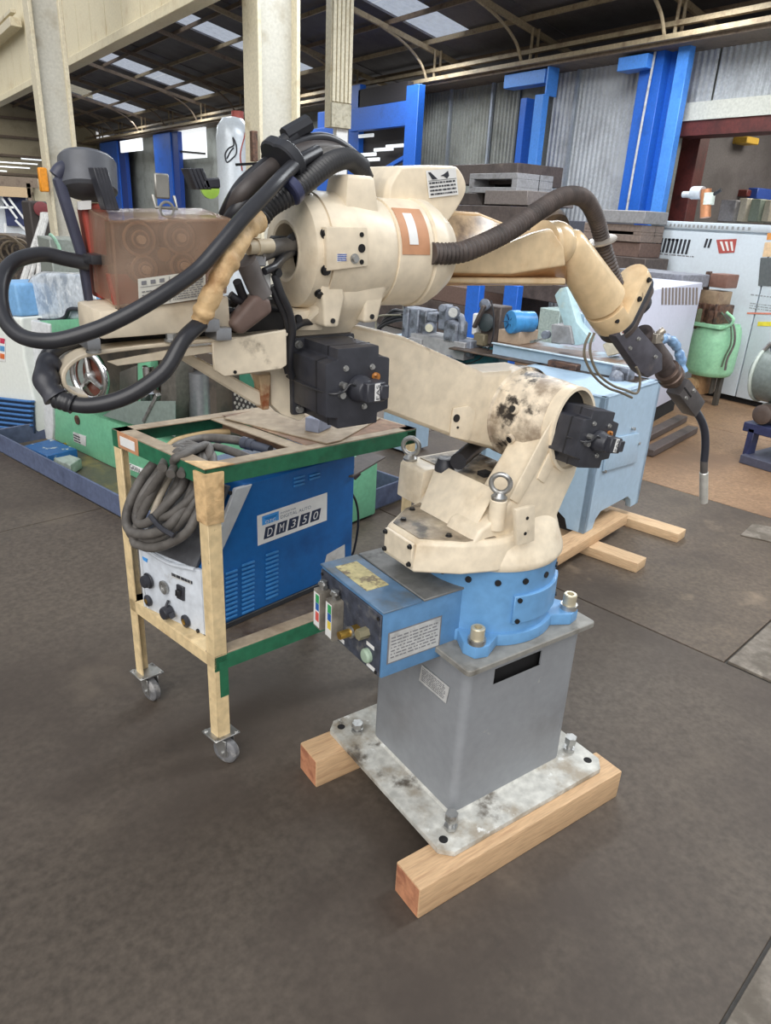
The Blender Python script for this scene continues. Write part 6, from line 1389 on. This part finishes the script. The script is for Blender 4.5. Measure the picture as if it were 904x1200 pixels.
gpr(((272, 452), (324, 470), (324, 505), (272, 490)), .3, .02, 'perforated_guard', mat('guard_dark', (58, 54, 54), .5), .002)
b = MB()
for i in range(9):
    for j in range(6):
        p = GP(276+5*i+(2.5 if j % 2 else 0), 462+i*1.6+5*j, .298); b.cyl(p, p-t0*.004, .009, n=6)
o = b.build('guard_perforations', mat('perf_light', (150, 146, 140), .5), gm); o['kind'] = 'stuff'
# plastic-wrapped head lying on the top
fm = [(26, 376), (24, 352), (36, 326), (50, 320), (104, 322), (112, 345), (118, 374)]
pw_ = MB().loft([[GP(x, y, .05) for x, y in fm], [GP(x, y, .12)+Z*.01 for x, y in fm], [GP(x, y, .4)+Z*.01 for x, y in fm], [GP(x, y, .5) for x, y in fm]]).build('wrapped_head', PVC, None, .02, 3)
tag(pw_, 'machine head wrapped in crinkled clear plastic on the green machine', 'wrapped part')
MB().tube([GP(x, y, .03) for x, y in ((26, 373), (60, 376), (76, 372), (84, 362), (118, 368))], .012, 8).build('binding_cord', INK, pw_)
# ---- white and blue vacuum cabinet
q0 = P(46, 519, 2, 0)
VX = V((q0.x, q0.y, 0)); e0, e1_ = dirv(16), dirv(106)
vc = thing('white_vacuum_cabinet', 'white and blue cabinet with a blue grille behind the drip tray', 'cabinet', VX+e0*.3+e1_*.3, radians(16))
def VP(x, y, o=0.0): return PN(x, y, VX+e0*o, e0)
def vpr(pts_, o, dep, name, m, bev=.02): return MB().prism([VP(x, y, o) for x, y in pts_], e0*dep).build(name, m, vc, bev, 3)
vpr(((-60, 495), (-60, 366), (24, 372), (28, 420), (40, 470), (42, 515), (28, 519)), .0, .7, 'cabinet_front', MACHC)
vpr(((-60, 364), (-60, 330), (16, 332), (24, 371)), .02, .66, 'cabinet_cap', SKYB)
vpr(((22, 372), (58, 380), (62, 500), (60, 524), (43, 517), (41, 470), (30, 420)), .06, .62, 'cabinet_side', mat('side_greywhite', (202, 204, 206), .45), .01)
vpr(((-40, 478), (-40, 462), (38, 470), (40, 508), (-40, 495)), -.012, .012, 'grille_recess', mat('grille_dark', (40, 58, 84), .6), .004)
for k in range(7):
    y_ = 470+5.6*k
    MB().tube([VP(-40, y_-8, -.03), VP(20, y_-1, -.03), VP(34, y_+.4, -.028), VP(40, y_+.6, .0)], .0085, 6, 4).build('grille_slat', GRILB, vc)
q = vpr(((-30, 396), (6, 400), (6, 424), (-30, 418)), -.004, .003, 'notice_sticker', LABEL, .001)
for k, cc in enumerate(((200, 60, 90), (90, 150, 200), (214, 110, 60))):
    vpr(((0, 396+9*k), (5, 397+9*k), (5, 403+9*k), (0, 402+9*k)), -.006, .002, 'sticker_mark', mat('mark_%d' % k, cc, .5), .0005)

# ---- far left: doorway, clutter, roof light strips
dw = thing('roll_door_frame', 'brown framed far doorway with daylight at the hall end', 'doorway', (-3.6, 26, 0))
def dwb(x0_, x1_, y0_, y1_, yp, m, name, dep=.1): return pbox(name, m, x0_, x1_, y0_, y1_, yp, dep, dw, .004, 1)
dwb(36, 41, 215, 300, 24.8, RAFT, 'door_post'); dwb(-40, 36, 218, 230, 24.8, mat('shutter_tan', (186, 160, 126), .6), 'shutter_box'); dwb(-40, 44, 206, 218, 24.8, RAFT, 'door_head'); dwb(41, 62, 210, 262, 25, mat('end_wall', (178, 166, 138)), 'wall_return')
dp = dwb(-40, 37, 229, 300, 25.3, mat('bright_yard', (232, 238, 242), .8), 'yard_daylight');  # near-white board stands for the bright daylight outside the doorway
sh_ = dwb(6, 32, 231, 265, 25.2, mat('shade_indigo', (66, 74, 112), .7), 'parked_panel', .03)
for (xa_, ya_, xb_, yb_) in ((2, 232, 20, 256), (10, 232, 28, 256), (6, 262, 6, 290), (0, 243, 16, 243), (18, 258, 36, 276)):
    MB().bar(P(xa_, ya_, 1, 24.9), P(xb_, yb_, 1, 24.9), .06, .06).build('yard_rail', LABEL, dw)
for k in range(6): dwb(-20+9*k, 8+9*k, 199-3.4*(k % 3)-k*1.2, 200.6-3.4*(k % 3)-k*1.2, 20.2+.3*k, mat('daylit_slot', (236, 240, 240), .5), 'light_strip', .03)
gd_ = tag(MB().box(-6.8, 1.3, 18, 18.3, P(20, 190, 1, 18).z, P(20, 172, 1, 18).z).build('crane_girder', mat('girder_grey', (150, 146, 130), .6)), 'grey crane girder spanning the hall beyond the beige column', 'girder')
bxx = pbox('scrap_rack', mat('scrap_dark', (70, 62, 56), .7, spots=[((120, 104, 88), 14, .5, .65)], grain=.3), -40, 40, 276, 330, 12, 1.0, None, .02, 1, True); tag(bxx, 'dark rack of tangled steel offcuts near the far doorway', 'rack')
for k in range(5):
    MB().torus(P(6+5*k, 292+2*(k % 3), 1, 11.9), V((.2, 1, .3)), .22-.02*k, .018, 20, 6).build('coil', mat('coil_olive', (110, 98, 82), .6), bxx)
pb2 = thing('pipe_bundle', 'bundle of leaning steel pipes beside the beige column foot', 'pipes', P(44, 315, 1, 9))
for (xa_, xb_) in ((52, 34), (54, 36), (50, 46), (56, 41)):
    _b = P(xb_-(305-360)*(xb_-xa_)/55*0, 305, 1, 9); MB().cyl(_b+(_b-P(xa_, 250, 1, 9.2))*((_b.z-.02)/(P(xa_, 250, 1, 9.2).z-_b.z)), P(xa_, 250, 1, 9.2), .03, n=8).build('pipe', LABELG, pb2)
bxx = pbox('dark_cabinet', mat('cabinet_dark', (58, 52, 50), .7), 38, 60, 236, 310, 9.6, .5, None, .02, 1, True); tag(bxx, 'dark cabinet standing behind the leaning pipes', 'cabinet')
p = P(48, 245, 1, 9.6); MB().lathe(p, -Y, [(0, .09), (.04, .09), (.05, .05)], 18).build('red_dial', mat('dial_maroon', (120, 56, 60), .5), bxx)
bxx = pbox('grey_cabinet', mat('cabinet_greygreen', (132, 138, 132), .5, grain=.08), 60, 108, 280, 322, 5.8, .5, None, .01, 1, True); tag(bxx, 'low grey-green cabinet in front of the beige column foot', 'cabinet')
MB().tube([P(x, y, 1, 5.75) for x, y in ((58, 274), (64, 280), (70, 292), (68, 300))], .014, 8).build('green_cord', mat('cord_green', (150, 190, 166), .5), bxx)
# distant bright openings under the far roof
wn = MB().box(6.85, 6.9, P(240, 160, 0, 6.85).y, P(205, 160, 0, 6.85).y, P(222, 186, 0, 6.85).z, P(222, 148, 0, 6.85).z).build('window_1', mat('window_light', (240, 244, 246), .5)); tag(wn, kind='structure')
MB().bar(P(205, 177, 0, 6.8), P(240, 180, 0, 6.8), .05, .05).build('window_bar', STEELD, wn)
w2 = MB().box(6.6, 6.65, P(165, 160, 0, 6.6).y, P(140, 160, 0, 6.6).y, P(150, 178, 0, 6.6).z, P(150, 164, 0, 6.6).z).build('window_2', mat('window_light', (240, 244, 246), .5)); tag(w2, kind='structure')
# inside the annex: hoist, pipes and cabinets above the white compressor
hs = thing('chain_hoist', 'yellow chain hoist with hook hanging in the maroon opening', 'hoist', P(795, 185, 0, 7.6))
p = P(795, 174, 0, 7.6); MB().lathe(p+X*.05, -X, [(0, .1), (.1, .1), (.12, .05)], 20).build('hoist_body', mat('hoist_yellow', (186, 150, 56), .5, spots=[((110, 90, 50), 8, .5, .7)]), hs)
MB().cyl(p+Z*.08, V((p.x, p.y, 3.27)), .012, n=8).build('hoist_chain', STEELD, hs)
MB().torus(p-Z*.3, X, .06, .018, 18, 6, -2.2, 2.2).build('hoist_hook', STEELD, hs)
MB().cyl(p-Z*.25, p, .012, n=8).build('hoist_chain', STEELD, hs)
o = pbox('crane_trolley', mat('hoist_yellow', (186, 150, 56), .5), 856, 876, 160, 168, 9, .3, None, .01); tag(o, 'yellow crane trolley high in the room beyond the opening', 'trolley')
o = pbox('maroon_post', MAROON, 778, 812, 160, 260, 7.36, .2, None, .006, 0, True); tag(o, 'maroon steel door post beside the broad blue column', 'post')
vs = thing('valve_stand', 'copper and white pipe valve standing on the white cabinet', 'valve', V((XW+.5, P(827, 255, 0, XW+.5).y, zt_)))
def vsp(x, y): return P(x, y, 0, XW+.5)
MB().cyl(vsp(827, 255), vsp(828, 222), .05, n=14).build('valve_body', mat('valve_copper', (190, 130, 92), .4, .3), vs)
MB().cyl(vsp(801, 228), vsp(822, 228), .03, n=12).cyl(vsp(812, 226), vsp(824, 226), .06, n=12).build('valve_pipe', TANKW, vs)
MB().cyl(vsp(830, 232), vsp(846, 222), .018, n=8).build('valve_lever', STEELD, vs)
MB().cyl(vsp(830, 240), vsp(832, 226), .055, n=12).build('valve_cap', mat('valve_white', (208, 216, 206), .5), vs)
for k, (x0_, x1_, y0_) in enumerate(((843, 861, 234), (864, 874, 232), (878, 890, 233), (893, 902, 234))):
    o = pbox('steel_cabinet', (GREYST, mat('cab_buff', (178, 172, 156), .5), mat('cab_sage', (126, 138, 126), .5), mat('cab_buff', (178, 172, 156), .5))[k], x0_, x1_, y0_, 260, 7.9+.1*k, .5, None, .01)
    tag(o, ('grey cabinet top above the white compressor nearest the copper valve', 'narrow buff cabinet between the grey and sage cabinet tops', 'sage green cabinet top between two buff cabinets', 'narrow buff cabinet beyond the sage green one')[k], 'cabinet')
o = pbox('blue_bin', mat('bin_blue', (44, 74, 150), .5), 876, 888, 220, 233, 9.5, .5, None, .01); tag(o, 'blue bin in the annex room above the sage cabinet', 'bin')
o = pbox('maroon_beam', MAROON, 845, 876, 222, 230, 9.4, .3, None, .01); tag(o, 'low maroon beam in the annex beside the blue bin', 'beam')
